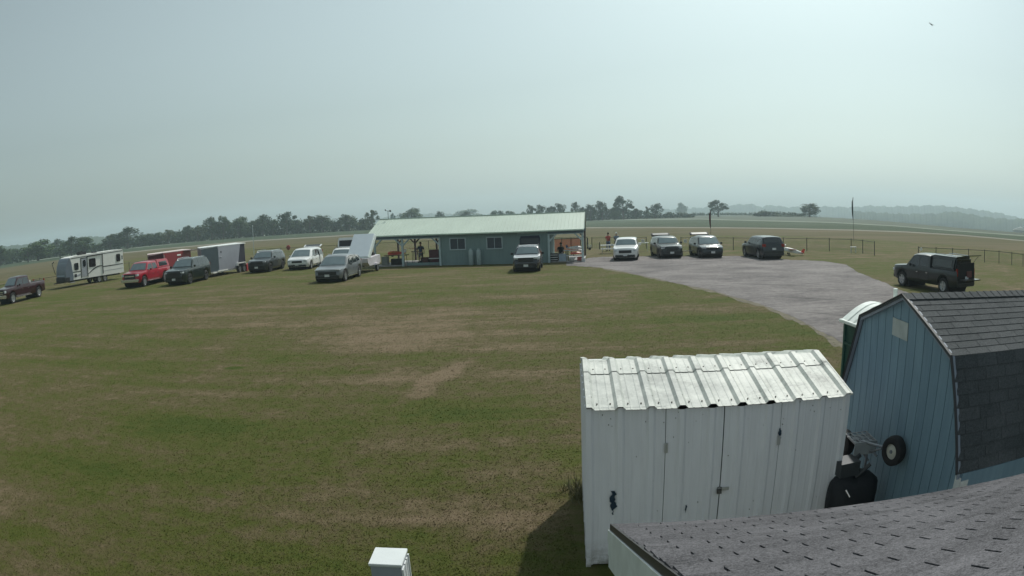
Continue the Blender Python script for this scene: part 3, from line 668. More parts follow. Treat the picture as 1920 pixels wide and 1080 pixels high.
# ---------------------------------------------------------------- portable toilet behind the blue shed
P = Vector((4.80, 7.25, 0)); pt = empty('portable_toilet', P, R(0), 'dark green portable toilet with arched white roof behind the blue barn shed', 'portable toilet')
PG = M('green_plastic', (.012, .055, .045), .45); PW = M('translucent_white_roof', (.66, .70, .66), .4)
b = MB().box((.57, .53, 1.0), (1.1, 1.04, 1.96)); b.build('cabin', PG, pt, bevel=.02)
b = MB()
for y_ in (.1, .96): b.box((.01, y_, 1.0), (.03, .05, 1.94))
for z in (.5, 1.1, 1.7): b.box((.005, .53, z), (.03, .8, .03))
b.build('panel_rib', M('green_plastic_rib', (.02, .075, .062), .45), pt)
arch = [(1.12*i/12-.56, 2.02+.24*math.cos(math.pi*(i/12-.5))) for i in range(13)]
rows = [[(x+.57, -.03, z) for x, z in arch], [(x+.57, 1.09, z) for x, z in arch]]
rfp = MB().grid(rows).add([(x+.57, yv, z) for yv in (-.03,) for x, z in arch], [tuple(range(13))]).add([(x+.57, 1.09, z) for x, z in arch], [tuple(range(13))])
for k in range(1, 6):
    yv = -.03+k*1.12/6; rfp.grid([[(x+.57, yv-.02, z+.012) for x, z in arch], [(x+.57, yv+.02, z+.012) for x, z in arch]])
rfo = rfp.build('roof', PW, pt); MB().box((.57, .53, 2.005), (1.2, 1.16, .045)).build('roof_rim', PW, rfo, bevel=.008)
MB().tube((1.0, .95, 1.9), (1.0, .95, 2.45), .04, .04, 8).build('vent_pipe', PW, pt)

# ---------------------------------------------------------------- things stored between the two sheds
STEEL = M('dull_steel', (.22, .24, .26), .5, .5)
ws = at(1676, 845, math.hypot(3.84, 5.25))
ct = empty('garden_cart', (ws.x, ws.y, 0), R(-8), 'upturned steel cart with a fat black wheel leaning on the blue barn shed', 'cart')
z0 = ws.z
def cartwheel(y, name='wheel'):
    w_ = empty(name, (0, 0, z0)); w_.parent = ct; w_.rotation_euler = (0, 0, R(-68)); w_.location = (0, y, z0)
    MB().lathe([(.085, -.055), (.13, -.07), (.158, -.055), (.168, 0), (.158, .055), (.13, .07), (.085, .055)], axis='Y', n=24, cap=False).build('tyre', TYRE, w_, 50)
    MB().lathe([(.02, -.05), (.05, -.05), (.08, -.035), (.088, -.04), (.088, .03), (.02, .03)], axis='Y', n=20).build('rim', M('cream_rim', (.50, .49, .43), .5), w_, 40)
    MB().lathe([(.018, -.065), (.022, -.05), (.022, .05), (.018, .055)], axis='Y', n=10).build('hub', STEEL, w_, 40)
    return w_
cartwheel(0.0)
bx = at(1609, 823, 6.85)-Vector((ws.x, ws.y, 0)); wz = cartwheel(0); wz.location = (bx.x-.15, bx.y+.25, z0-.15)
fr = MB(); a = Vector((-.02, .06, z0)); b_ = Vector((bx.x-.12, bx.y+.05, z0-.03))
fr.tube(a, b_, .016).tube(a+Vector((-.1, .05, 0)), Vector((bx.x+.02, bx.y, bx.z-.20)), .012).tube((bx.x, bx.y, bx.z-.05), (bx.x+.12, bx.y-.25, z0-.16), .014)
fr.tube((bx.x-.17, bx.y+.12, bx.z+.03), (bx.x+.08, bx.y-.12, bx.z-.25), .012).tube((bx.x+.05, bx.y-.1, bx.z-.05), (bx.x+.05, bx.y-.1, .1), .016)
fr.tube((bx.x-.1, bx.y-.05, z0-.08), (bx.x+.14, bx.y-.18, z0-.05), .022); fr.build('frame', STEEL, ct)
bk = MB(); q = Vector((bx.x-.02, bx.y, bx.z))
for i in range(5): bk.box(q+Vector((-.14+i*.07, 0, 0)), (.012, .34, .012))
for i in range(4): bk.box(q+Vector((0, -.17+i*.113, .002)), (.30, .012, .012))
bk.box(q+Vector((0, -.17, -.07)), (.30, .01, .14)).box(q+Vector((.15, 0, -.07)), (.01, .34, .14)).box(q+Vector((0, 0, -.02)), (.28, .32, .006)); bk.build('basket', M('grey_basket_steel', (.30, .32, .33), .5, .3), ct)
dr = at(1606, 905, 6.55); gr = empty('lawn_machine', (dr.x-.02, dr.y+.1, 0), 0, 'lumpy black covered lawn machine between the white shed and the blue barn shed', 'machine')
rnd = random.Random(21); rows = []
for rr_, zz_ in ((.20, .10), (.30, .22), (.34, .45), (.33, .62), (.30, .74), (.24, .80), (.15, .83), (.04, .84)):
    rows.append([((rr_+.05*math.sin(3*q_+zz_*4)+rnd.uniform(-.012, .012))*math.cos(q_), (rr_*.9+.04*math.cos(2*q_))*math.sin(q_), zz_+.03*math.sin(2*q_+1)) for q_ in [2*math.pi*i/24 for i in range(25)]])
cv = MB().grid(rows); cv.build('cover', M('black_vinyl_cover', (.012, .014, .017), .75, bump=.8, bscale=9), gr, 80)
en = MB().box((-.10, .02, .93), (.26, .24, .16)).tube((-.22, .02, .80), (.1, .05, 1.02), .03).tube((.02, -.05, .8), (.18, -.1, .95), .025).build('engine', M('engine_grey', (.06, .065, .07), .5, .4), gr)
MB().lathe([(.10, -.02), (.12, 0), (.10, .02)], (-.20, .15, .98), 'Y', 14).build('fan_shroud', BLACK, gr)
hd = MB(); hd.tube((-.22, -.26, .78), (-.17, -.30, .70), .014, .010, 8); hd.build('handle', CHROME, gr)
for q in (0, 2.1, 4.2): MB().tube((.2*math.cos(q), .2*math.sin(q), .2), (.26*math.cos(q), .26*math.sin(q), 0), .015).build('leg', BLACK, gr)

# weeds at the rear corner of the white shed
wd = MB(); rnd = random.Random(12)
for i in range(260):
    p = Vector((.84+rnd.gauss(0, .12), 7.75+rnd.gauss(0, .18), 0)); h = rnd.uniform(.05, .22); l = Vector((rnd.uniform(-.1, .1), rnd.uniform(-.1, .1), h)); s_ = Vector((rnd.uniform(-1, 1), rnd.uniform(-1, 1), 0)).normalized()*.008
    wd.add([p-s_, p+s_, p+l], [(0, 1, 2)])
tag(wd.build('weeds', M('dry_weeds', (.16, .15, .08), .9)), kind='stuff')

# white steel cabinet on the lawn at the bottom edge
zb = 1.2; P = [gp(x, y, zb) for x, y in ((690, 1057), (753, 1060), (767, 1027), (704, 1025))]
cb = empty('electrical_cabinet', (P[0].x, P[0].y, 0), math.atan2(P[1].y-P[0].y, P[1].x-P[0].x), 'small upright white metal cabinet standing on the lawn at the bottom of the picture', 'cabinet')
Wc, Dc = (P[1]-P[0]).length, (P[3]-P[0]).length*.98
CW = M('cabinet_white', (.62, .65, .65), .45, 0, .05)
MB().box((Wc/2, Dc/2, .59), (Wc-.02, Dc-.02, 1.18)).build('body', M('cabinet_shaded_body', (.34, .37, .42), .5, 0, .06), cb, bevel=.004)  # grey body colour paints the shade on the white cabinet's front
MB().box((Wc/2, Dc/2, zb-.012), (Wc, Dc, .024)).build('lid', CW, cb, bevel=.004)
sd_ = MB()
for k in range(3): sd_.box((Wc-.006, .04+Dc*(.12+.3*k), .58), (.012, Dc*.22, 1.12))
sd_.build('side_panel', CW, cb)
MB().box((Wc+.001, .015, .58), (.012, .02, 1.15)).box((Wc+.001, Dc-.015, .58), (.012, .02, 1.15)).build('edge_trim', CW, cb)
# ================================================================ VEHICLES  (x forward, y left, z up; origin on the ground in the middle)
def wheel(parent, x, y, r, w, rimmat, spokes=5):
    e = empty('wheel', (x, y, r)); e.parent = parent; s = 1 if y > 0 else -1
    MB().lathe([(r*.62, -w/2), (r*.93, -w/2), (r, -w*.3), (r, w*.3), (r*.93, w/2), (r*.62, w/2)], axis='Y', n=22, cap=False).build('tyre', TYRE, e, 45)
    rm = MB().lathe([(.02, s*w*.10), (r*.60, s*w*.10), (r*.60, s*w*.42), (r*.67, s*w*.50), (r*.67, -s*w*.4), (r*.6, -s*w*.45)], axis='Y', n=22)
    for i in range(spokes):
        q = 2*math.pi*i/spokes+.3; c, n = math.cos(q), math.sin(q)
        rm.hexa([(-n*.05*r/.36, s*w*.12, c*.05), (n*.05*r/.36, s*w*.12, -c*.05), (c*r*.64+n*.03, s*w*.12, n*r*.64-c*.03), (c*r*.64-n*.03, s*w*.12, n*r*.64+c*.03)],
                [(-n*.05, s*w*.45, c*.05), (n*.05, s*w*.45, -c*.05), (c*r*.64+n*.03, s*w*.45, n*r*.64-c*.03), (c*r*.64-n*.03, s*w*.45, n*r*.64+c*.03)])
    rm.lathe([(.03, s*w*.3), (r*.17, s*w*.46), (r*.17, s*w*.1)], axis='Y', n=10).build('rim', rimmat, e, 40)
    return e
class Car:
    def __init__(s, root, L, W, H, top, belt, sill, r, wx, pmat, taper=.78, tumble=.20, crown=.035, arch=1.14, lower=None):
        s.root, s.L, s.W, s.H, s.top, s.belt, s.sill, s.r, s.wx = root, L, W, H, top, belt, sill, r, wx
        s.tumble, s.crown, s.taper, s.arch = tumble, crown, taper, arch; s.pm = pmat
        xs = set()
        for t, _ in top: xs.add(round(L*(.5-t), 3))
        for t in [i/40 for i in range(41)]: xs.add(round(L*(.5-t), 3))
        R_ = r*arch
        for w_ in wx:
            for k in range(-6, 7): xs.add(round(w_+R_*k/6, 3))
        s.xs = sorted(xs); mb = MB(); rows = []
        for x in s.xs: rows.append(s.ring(x))
        mb.grid([r_+[r_[0]] for r_ in rows]); n = len(rows[0])
        mb.add(rows[0], [tuple(range(n))]); mb.add(rows[-1], [tuple(range(n-1, -1, -1))])
        s.body = mb.build('body', pmat, root, 38)
        dk = MB()
        for w_ in wx: dk.box((w_, 0, r*1.05), (r*2.25, W*.76, r*1.9))
        dk.box((0, 0, sill+.10), (L*.86, W*.86, .16)); dk.build('underbody', DARKIN, s.body)
    def f(s, tab, x): return lerp_tab(tab, .5-x/s.L)
    def hw(s, x):
        t = .5-x/s.L
        return s.W/2*lerp_tab([(0, s.taper), (.02, s.taper+.07), (.06, .94), (.16, 1), (.86, 1), (.95, .965), (.985, .93), (1, .88)], t)
    def zb(s, x):
        z = s.sill+.06*max(0, abs(x)/(s.L/2)-.82)/.18; R_ = s.r*s.arch
        for w_ in s.wx:
            if abs(x-w_) < R_: z = max(z, s.r+math.sqrt(R_**2-(x-w_)**2))
        return z
    def yz(s, x, z):     # half width of the greenhouse side at height z
        b = s.H*s.f(s.belt, x); w = s.hw(x)
        return w*(.965-s.tumble*max(0, z-b)/(s.H-b+1e-6))
    def ring(s, x):
        w, zb, zt = s.hw(x), s.zb(x), s.H*s.f(s.top, x); b = min(s.H*s.f(s.belt, x), zt-.02); zb = min(zb, b-.03)
        e = min(.05, (zt-b)*.4); yt = min(s.yz(x, zt-e), w*.955); zc = zt+s.crown*min(1, (zt-b)/.3+.35)
        h = [(0, zb), (w*.9, zb), (w, zb+(b-zb)*.3), (w*1.0, zb+(b-zb)*.72), (w*.972, b), (yt, zt-e), (yt*.9, zt), (yt*.5, zt+(zc-zt)*.75), (0, zc)]
        return [(x, y, z) for y, z in h]+[(x, -y, z) for y, z in h[-2:0:-1]]
    def ztop(s, x, y):
        zt = s.H*s.f(s.top, x); b = min(s.H*s.f(s.belt, x), zt-.02); e = min(.05, (zt-b)*.4); yt = min(s.yz(x, zt-e), s.hw(x)*.955)
        k = abs(y)/yt; return zt+s.crown*min(1, (zt-b)/.3+.35)*max(0, (1-k*k*1.2))
    def topglass(s, name, t0, t1, k0=.9, k1=.9, mat=GLASS, off=.012, parent=None):
        x0, x1 = s.L*(.5-t0), s.L*(.5-t1); rows = []
        z0, z1 = s.H*s.f(s.top, x0), s.H*s.f(s.top, x1); n = Vector((z1-z0, 0, x0-x1)).normalized(); n = n if n.z > 0 else -n
        for i in range(7):
            q = i/6; x = x0+(x1-x0)*q; k = k0+(k1-k0)*q; yt = min(s.yz(x, s.H*s.f(s.top, x)), s.hw(x)*.955)
            rows.append([tuple(Vector((x, yt*k*j/4, s.ztop(x, yt*k*j/4)))+n*off) for j in range(-4, 5)])
        return MB().grid(rows).build(name, mat, parent or s.root, 60)
    def side(s, name, poly, mat, sgn, off=.008, parent=None, below=False):
        """poly: (t, zfrac) pairs laid on the body side"""
        vs = []
        for t, zf in poly:
            x, z = s.L*(.5-t), s.H*zf; y = s.yz(x, z) if not below else s.hw(x)*1.0
            vs.append((x, sgn*(y+off), z))
        inner = [(x, y-sgn*.012, z) for x, y, z in vs]; n = len(vs)
        return MB().add(vs+inner, [tuple(range(n))]+[(i, (i+1) % n, n+(i+1) % n, n+i) for i in range(n)]).build(name, mat, parent or s.root)
    def box(s, name, c, d, mat, bevel=0, parent=None, rz=0):
        return MB().box(c, d, rz).build(name, mat, parent or s.root, 40 if bevel else 0, bevel)
    def common(s, rim, front=None, grille=(.42, .16, .5), lamps=(.47, .07), mirrors=True, tail=(.62, .2, .09), plate=True, trim=BLACK, handles=True):
        for w_ in s.wx:
            for y in (s.W/2-.13, -s.W/2+.13): wheel(s.root, w_, y, s.r, .23, rim)
        L, W, H = s.L, s.W, s.H; xf = L/2
        z, h, w = grille[0]*H, grille[1]*H, grille[2]*W
        s.box('grille', (xf-.005, 0, z), (.05, w, h), BLACK, .012)
        lz, lh = lamps[0]*H, lamps[1]*H
        for sg in (1, -1):
            s.box('headlight', (xf-.11, sg*W*(s.taper/2-.035), lz), (.22, W*.15, lh), LAMPG, .015, rz=-sg*.25)
            s.box('taillight', (-xf+.07, sg*(W*.44-.055), tail[0]*H), (.14, tail[2]+.02, tail[1]*H), LAMPR, .015)
            if mirrors:
                tm = .325; x = L*(.5-tm); zb = H*s.f(s.belt, x)+.07
                m_ = MB().box((x, sg*(s.hw(x)+.12), zb+.03), (.14, .20, .15)).build('mirror', s.pm, s.root, 40, .035)
        s.box('bumper', (xf-.07, 0, s.sill+.16), (.22, W*.80, .20), trim, .04)
        s.box('rear_bumper', (-xf+.05, 0, s.sill+.16), (.2, W*.82, .22), trim, .04)
        if plate: s.box('licence_plate', (xf+.045, 0, s.sill+.24), (.012, .31, .15), PLATE)
        s.box('licence_plate', (-xf-.055, 0, H*.47), (.012, .31, .15), PLATE)
# profiles: (distance from the nose / length, height / total height)
P_SUV = [(0, .34), (.004, .50), (.02, .565), (.08, .60), (.25, .655), (.285, .67), (.39, .935), (.45, .985), (.60, 1.0), (.85, .985), (.91, .965), (.975, .70), (.992, .62), (1, .36)]
B_SUV = [(0, .50), (.08, .58), (.26, .635), (.6, .655), (.97, .675), (1, .6)]
P_MINI = [(0, .32), (.006, .44), (.03, .51), (.16, .585), (.20, .60), (.36, .93), (.43, .985), (.6, 1.0), (.88, .985), (.94, .95), (.98, .66), (.993, .58), (1, .34)]
B_MINI = [(0, .42), (.16, .55), (.3, .58), (.6, .595), (.97, .62), (1, .5)]
P_CUV = [(0, .30), (.006, .43), (.03, .50), (.16, .575), (.235, .60), (.38, .93), (.45, .99), (.58, 1.0), (.82, .95), (.90, .90), (.965, .68), (.99, .62), (1, .34)]
B_CUV = [(0, .42), (.16, .55), (.25, .58), (.6, .62), (.85, .66), (.97, .64), (1, .5)]
P_TRUCK = [(0, .36), (.004, .55), (.02, .60), (.20, .645), (.235, .655), (.325, .95), (.37, .99), (.50, 1.0), (.585, .985), (.605, .66), (.61, .655), (.99, .655), (.995, .64), (1, .36)]
B_TRUCK = [(0, .56), (.20, .62), (.6, .635), (1, .635)]
def side_windows(c, kind, sgns=(1, -1)):
    for sg in sgns:
        if kind == 'suv':
            a = [[(.335, .66), (.415, .895), (.52, .925), (.52, .665)], [(.535, .665), (.535, .925), (.69, .92), (.69, .675)], [(.71, .68), (.71, .915), (.87, .895), (.925, .70)]]
        elif kind == 'mini':
            a = [[(.30, .615), (.395, .89), (.50, .92), (.50, .61)], [(.515, .61), (.515, .925), (.70, .92), (.70, .62)], [(.715, .62), (.715, .92), (.90, .90), (.935, .65)]]
        elif kind == 'cuv':
            a = [[(.325, .625), (.41, .885), (.52, .915), (.52, .635)], [(.535, .635), (.535, .915), (.67, .905), (.72, .66)], [(.735, .665), (.70, .895), (.80, .87), (.86, .70)]]
        else:
            a = [[(.265, .665), (.335, .90), (.43, .925), (.43, .665)], [(.445, .665), (.445, .925), (.56, .915), (.575, .67)]]
        for i, p in enumerate(a): c.side('side_window', p, GLASS, sg)
        dr = {'suv': [(.32, .525), (.53, .70)], 'mini': [(.30, .51), (.51, .71)], 'cuv': [(.31, .525), (.53, .70)], 'truck': [(.25, .435), (.44, .585)]}[kind]
        for t0, t1 in dr:
            zs = c.sill/c.H+.10; b = c.f(c.belt, c.L*(.5-t0))
            pts = [(t0, zs), (t0, b-.10), (t1, b-.10), (t1, zs)]
            if c.wx[1] > c.L*(.5-t1)-c.r*1.1: pts = [(t0, zs), (t0, b-.10), (t1, b-.10), (t1, .44), (t1-.03, zs)]
            d = c.side('door', pts, c.pm, sg, .006, below=True)
            x = c.L*(.5-t1+.022); MB().box((x, sg*(c.hw(x)+.02), c.H*(b-.13)), (.16, .03, .03)).build('handle', CHROME if c.pm != BLACK else BLACK, d)
def place(root, p, ang): root.location = (p.x, p.y, gz(p.x, p.y)); root.rotation_euler = (0, 0, ang)
def by_wheels(pf, pr, side, half, wx, dirdeg=None):
    """front wheel and rear wheel contact pixels on the visible side (side=+1: left side) -> centre and heading"""
    a, b = gp(*pf), gp(*pr); d = (a-b).normalized() if dirdeg is None else Vector((math.cos(R(dirdeg)), math.sin(R(dirdeg)), 0))
    left = Vector((-d.y, d.x, 0)); c = a-d*wx[0]-left*side*half; return c, math.atan2(d.y, d.x)
def vehicle(name, label, kind, L, W, H, r, wx, col, rim, pos, sill=.22, rough=.3, hatch=None, **kw):
    top, belt = {'suv': (P_SUV, B_SUV), 'mini': (P_MINI, B_MINI), 'cuv': (P_CUV, B_CUV), 'truck': (P_TRUCK, B_TRUCK)}[kind]
    root = empty(name, (0, 0, 0), 0, label, {'truck': 'pickup truck', 'mini': 'minivan'}.get(kind, 'car'), 'vehicles parked around the field')
    pm = paint('paint_'+kw.pop('pname'), col, rough); c = Car(root, L, W, H, top, belt, sill, r, wx, pm, **kw.pop('car', {}))
    ws = {'suv': (.29, .385), 'mini': (.21, .355), 'cuv': (.245, .375), 'truck': (.242, .32)}[kind]
    c.topglass('windshield', *ws, .88, .86, WGLASS)
    rw = {'suv': (.915, .968), 'mini': (.945, .975), 'cuv': (.905, .96), 'truck': (.588, .603)}[kind]
    if not hatch: c.topglass('rear_window', *rw, .86, .86)
    side_windows(c, kind, kw.pop('sides', (1, -1))); c.common(rim, **kw.pop('com', {}))
    if hatch:
        xr = L*(.5-rw[0])+.05; dkm = MB(); wv = W*.40
        dkm.box((-L/2+.03, 0, H*.66), (.16, W*.76, H*.46)); dkm.build('cargo_opening_shade', DARKIN, root)  # near-black block in place of the shaded cargo space
        a, b = Vector((xr, 0, H*1.0)), Vector((xr-hatch[0], 0, H+hatch[1])); d = (b-a); n = Vector((-d.z, 0, d.x)).normalized()*.05; n = n if n.z > 0 else -n
        tg = MB(); k = a+d*.55
        tg.hexa([a+Vector((0, wv, 0)), a-Vector((0, wv, 0)), k-Vector((0, wv*1.02, 0)), k+Vector((0, wv*1.02, 0))], [q+n for q in (a+Vector((0, wv, 0)), a-Vector((0, wv, 0)), k-Vector((0, wv*1.02, 0)), k+Vector((0, wv*1.02, 0)))])
        b2 = b-Vector((-.18, 0, hatch[2]+.22 if hatch[2] else .05))
        tg.hexa([k+Vector((0, wv*1.02, 0)), k-Vector((0, wv*1.02, 0)), b2-Vector((0, wv*.9, 0)), b2+Vector((0, wv*.9, 0))], [q+n for q in (k+Vector((0, wv*1.02, 0)), k-Vector((0, wv*1.02, 0)), b2-Vector((0, wv*.9, 0)), b2+Vector((0, wv*.9, 0)))])
        t_ = tg.build('tailgate', pm if max(col) > .3 else M('tailgate_satin_'+name+str(round(col[2]*1000)), tuple(q*.5 for q in col), .7, spec=.2), root, 30)
        n2 = n*1.12; q = [a+d*.06, a+d*.53]
        MB().add([q[0]+Vector((0, wv*.86, 0))+n2, q[0]-Vector((0, wv*.86, 0))+n2, q[1]-Vector((0, wv*.86, 0))+n2, q[1]+Vector((0, wv*.86, 0))+n2], [(0, 1, 2, 3)]).build('rear_window', M('privacy_glass', (.012, .014, .018), .35), t_)
        MB().add([v_-n*.1 for v_ in (a+Vector((0, wv*.9, 0)), a-Vector((0, wv*.9, 0)), b2-Vector((0, wv*.85, 0)), b2+Vector((0, wv*.85, 0)))], [(0, 1, 2, 3)]).build('tailgate_lining', BLACK, t_)
        for sg in (1, -1): MB().tube((xr-.15, sg*wv*.95, H*.9), tuple(a+d*.5+Vector((0, sg*wv*.9, 0))), .012, .012, 6).build('gas_strut', BLACK, t_)
    place(root, *pos); return root, c
def rails(c, mat=CHROME, t0=.42, t1=.86, h=.05):
    for sg in (1, -1):
        pts = [(c.L*(.5-t), sg*(c.yz(c.L*(.5-t), c.H*.97)*.93), c.H*c.f(c.top, c.L*(.5-t))+(h if t0 < t < t1 else .0)) for t in (t0, t0+.03, (t0+t1)/2, t1-.03, t1)]
        MB().path(pts, .02).build('roof_rail', mat, c.root)

# 1 maroon crew cab pickup, far left
wx = (2.05, -2.0)
mar, c = vehicle('pickup_truck', 'dark maroon crew cab pickup with an open bed, leftmost vehicle, cut by the picture edge', 'truck', 6.2, 2.03, 1.98, .42, wx, (.055, .012, .018), RIM,
    by_wheels((25.9, 568.9), (73.3, 557), 1, 1.0, wx, 270), sill=.42, pname='maroon', com=dict(grille=(.47, .2, .6), lamps=(.50, .10)))
c.box('bed_shade_panel', (-1.92, 0, 1.312), (2.3, 1.6, .02), DARKIN); c.box('toolbox', (-.83, 0, 1.40), (.45, 1.5, .22), M('bright_toolbox', (.6, .6, .6), .3, .5), .02)  # dark plane over the bed paints the shade of the open recess
c.box('chrome_bumper', (3.1, 0, .62), (.2, 1.96, .26), CHROME, .05); c.box('running_board', (.35, 1.02, .42), (2.2, .16, .05), CHROME, .01)
c.box('grille_bar', (3.12, 0, 1.0), (.03, 1.1, .06), CHROME); c.box('grille_bar', (3.12, 0, .86), (.03, 1.1, .06), CHROME)
# 2 red pickup with canopy
wx = (1.95, -1.75)
red, c = vehicle('pickup_truck', 'bright red crew cab pickup with a matching red bed canopy', 'truck', 5.85, 2.03, 1.86, .41, wx, (.33, .014, .03), RIM,
    by_wheels((272.8, 537.2), (308.3, 527.8), 1, 1.0, wx, 272), sill=.36, pname='red', com=dict(grille=(.47, .2, .58), lamps=(.52, .09)))
cp_ = MB(); zb_, zt_ = 1.20, 1.90
cp_.hexa([(-.62, .93, zb_), (-.62, -.93, zb_), (-2.9, -.93, zb_), (-2.9, .93, zb_)], [(-.66, .74, zt_), (-.66, -.74, zt_), (-2.72, -.74, zt_-.03), (-2.72, .74, zt_-.03)])
cap = cp_.build('bed_canopy', paint('paint_red', (0, 0, 0)), c.root, 40, .05)
for sg in (1, -1): MB().hexa([(-.95, sg*.885, 1.36), (-2.45, sg*.885, 1.36), (-2.35, sg*.81, 1.70), (-1.0, sg*.81, 1.70)], [(-.95, sg*.905, 1.36), (-2.45, sg*.905, 1.36), (-2.35, sg*.83, 1.70), (-1.0, sg*.83, 1.70)]).build('canopy_window', GLASS, cap)
c.box('chrome_bumper', (2.93, 0, .56), (.2, 1.9, .22), CHROME, .05); c.box('grille_bar', (2.95, 0, .90), (.03, 1.0, .09), CHROME); c.box('running_board', (.25, 1.0, .38), (2.0, .14, .05), CHROME, .01)
# 3 dark green SUV
wx = (1.55, -1.5)
dg, c = vehicle('parked_car', 'large dark green sport utility vehicle between the red pickup and the grey trailer', 'suv', 5.2, 2.02, 1.86, .39, wx, (.010, .022, .020), DRIM,
    by_wheels((358.3, 532.2), (390.6, 522.2), 1, 1.0, wx, 272), pname='dark_green', com=dict(grille=(.42, .2, .62), lamps=(.50, .06))); rails(c)
# 4 grey SUV
gs_, c = vehicle('parked_car', 'dark grey sport utility vehicle left of the white minivan', 'suv', 4.95, 1.96, 1.72, .38, wx, (.05, .058, .065), DRIM,
    by_wheels((508.9, 509.4), (534.4, 503.9), 1, .98, wx, 270), pname='dark_grey', com=dict(grille=(.45, .14, .62), lamps=(.52, .045))); rails(c)
# 5 white minivan, sliding door and hatch open
wx = (1.55, -1.5)
mv, c = vehicle('minivan', 'white minivan with its sliding door and rear hatch open', 'mini', 5.1, 2.0, 1.72, .34, wx, (.70, .71, .70), RIM,
    by_wheels((585, 503.9), (600.5, 498.9), 1, 1.0, wx, 271), pname='white', hatch=(.95, .30, .10), com=dict(grille=(.40, .10, .45), lamps=(.44, .08), tail=(.7, .3, .1)))
c.side('door_opening_shade', [(.515, .17), (.50, .60), (.52, .90), (.66, .90), (.665, .50), (.62, .20)], DARKIN, 1, .02)  # dark panel on the body side paints the shade inside the open doorway
c.side('sliding_door', [(.70, .20), (.70, .60), (.705, .91), (.90, .90), (.92, .62), (.90, .30)], c.pm, 1, .09)
c.side('door_window', [(.715, .63), (.715, .88), (.88, .87), (.90, .65)], GLASS, 1, .10)
# 6 silver crossover
wx = (1.62, -1.5)
sv, c = vehicle('parked_car', 'silver coupe like crossover parked nose out in front of the white lidded trailer', 'cuv', 4.85, 1.95, 1.64, .375, wx, (.15, .165, .175), RIM,
    by_wheels((649.4, 527.2), (683.3, 517.8), 1, .97, wx, 267), pname='silver', com=dict(grille=(.36, .13, .62), lamps=(.49, .035)))
c.side('roof_trim', [(.325, .628), (.41, .90), (.52, .93), (.70, .92), (.86, .72), (.70, .93), (.52, .945), (.40, .91)], BLACK, 1, .012)
c.box('light_bar', (2.40, 0, .82), (.06, 1.35, .03), LAMPG)
for sg in (1, -1): c.box('rocker_trim', (.1, sg*.97, .30), (2.0, .06, .06), CHROME, .01)
# 7 dark blue compact SUV in front of the clubhouse
wx = (1.35, -1.3)
rv, c = vehicle('parked_car', 'dark blue compact sport utility vehicle with raised hatch in front of the green clubhouse', 'suv', 4.6, 1.86, 1.68, .36, wx, (.030, .036, .060), DRIM,
    by_wheels((1012.2, 507.8), (1017, 500.6), 1, .86, wx, 264), pname='midnight_blue', hatch=(.55, .62, .0), rough=.25, com=dict(grille=(.50, .16, .55), lamps=(.56, .07))); rails(c, BLACK)
c.topglass('bonnet_sky_sheen', .03, .235, .95, .95, paint('paint_sky_sheen', (.42, .44, .46)), .006)  # pale sheet paints the sky's reflection on the dark blue bonnet
c.topglass('roof_sky_sheen', .40, .9, .98, .98, paint('paint_sky_sheen', (.42, .44, .46)), .006)  # bright sky painted on the roof in the same pale colour
# 8 white SUV on the gravel
wx = (1.4, -1.4)
w8, c = vehicle('parked_car', 'white sport utility vehicle facing the camera on the gravel beside the green clubhouse', 'suv', 4.65, 1.9, 1.68, .37, wx, (.70, .72, .70), DRIM,
    by_wheels((1195.6, 487.2), (1199.5, 484), 1, .9, wx, 257), pname='white', com=dict(grille=(.42, .13, .5), lamps=(.47, .06)))
# 9 dark SUV with raised hatch
d9, c = vehicle('parked_car', 'dark grey hatchback with raised hatch, next to the white one on the gravel', 'suv', 4.6, 1.88, 1.66, .36, wx, (.026, .032, .036), DRIM,
    by_wheels((1276.7, 482.8), (1276.7, 480), 1, .9, wx, 268), pname='graphite', hatch=(.85, .26, .12), com=dict(grille=(.44, .12, .5), lamps=(.50, .06)))
d10, c = vehicle('parked_car', 'dark blue grey crossover with raised hatch below the red feather flag', 'cuv', 4.6, 1.9, 1.66, .36, wx, (.024, .036, .048), DRIM,
    by_wheels((1352.2, 482.2), (1352.2, 480), 1, .9, wx, 267), pname='blue_grey', hatch=(.85, .28, .10), com=dict(grille=(.46, .09, .5), lamps=(.49, .06)))
wx = (1.45, -1.45)
d11, c = vehicle('parked_car', 'dark blue sport utility vehicle seen from behind, nose pointing left, beside the picnic table', 'suv', 4.75, 1.92, 1.68, .37, wx, (.016, .024, .036), RIM,
    by_wheels((1396, 481), (1416, 484), 1, .93, wx, 90), pname='navy', com=dict(tail=(.62, .13, .25)))
# 12 dark pickup with canopy, tailgate down
wx = (1.9, -1.75)
pk, c = vehicle('pickup_truck', 'dark grey pickup with canopy, canopy door raised and tailgate down, behind the blue barn shed', 'truck', 5.75, 1.98, 1.90, .41, wx, (.022, .030, .034), RIM,
    by_wheels((1686, 536), (1754.4, 550), 1, .97, wx, 97), sill=.38, pname='slate', com=dict(plate=False))
cp_ = MB(); zb_, zt_ = 1.22, 1.93
cp_.hexa([(-.60, .92, zb_), (-.60, -.92, zb_), (-2.62, -.92, zb_), (-2.62, .92, zb_)], [(-.62, .76, zt_), (-.62, -.76, zt_), (-2.72, -.76, zt_), (-2.72, .76, zt_)])
cap = cp_.build('bed_canopy', paint('paint_slate', (0, 0, 0)), c.root, 40, .11)
for sg in (1, -1): MB().hexa([(-.85, sg*.875, 1.38), (-2.4, sg*.875, 1.38), (-2.4, sg*.81, 1.75), (-.9, sg*.81, 1.75)], [(-.85, sg*.895, 1.38), (-2.4, sg*.895, 1.38), (-2.4, sg*.83, 1.75), (-.9, sg*.83, 1.75)]).build('canopy_window', GLASS, cap)
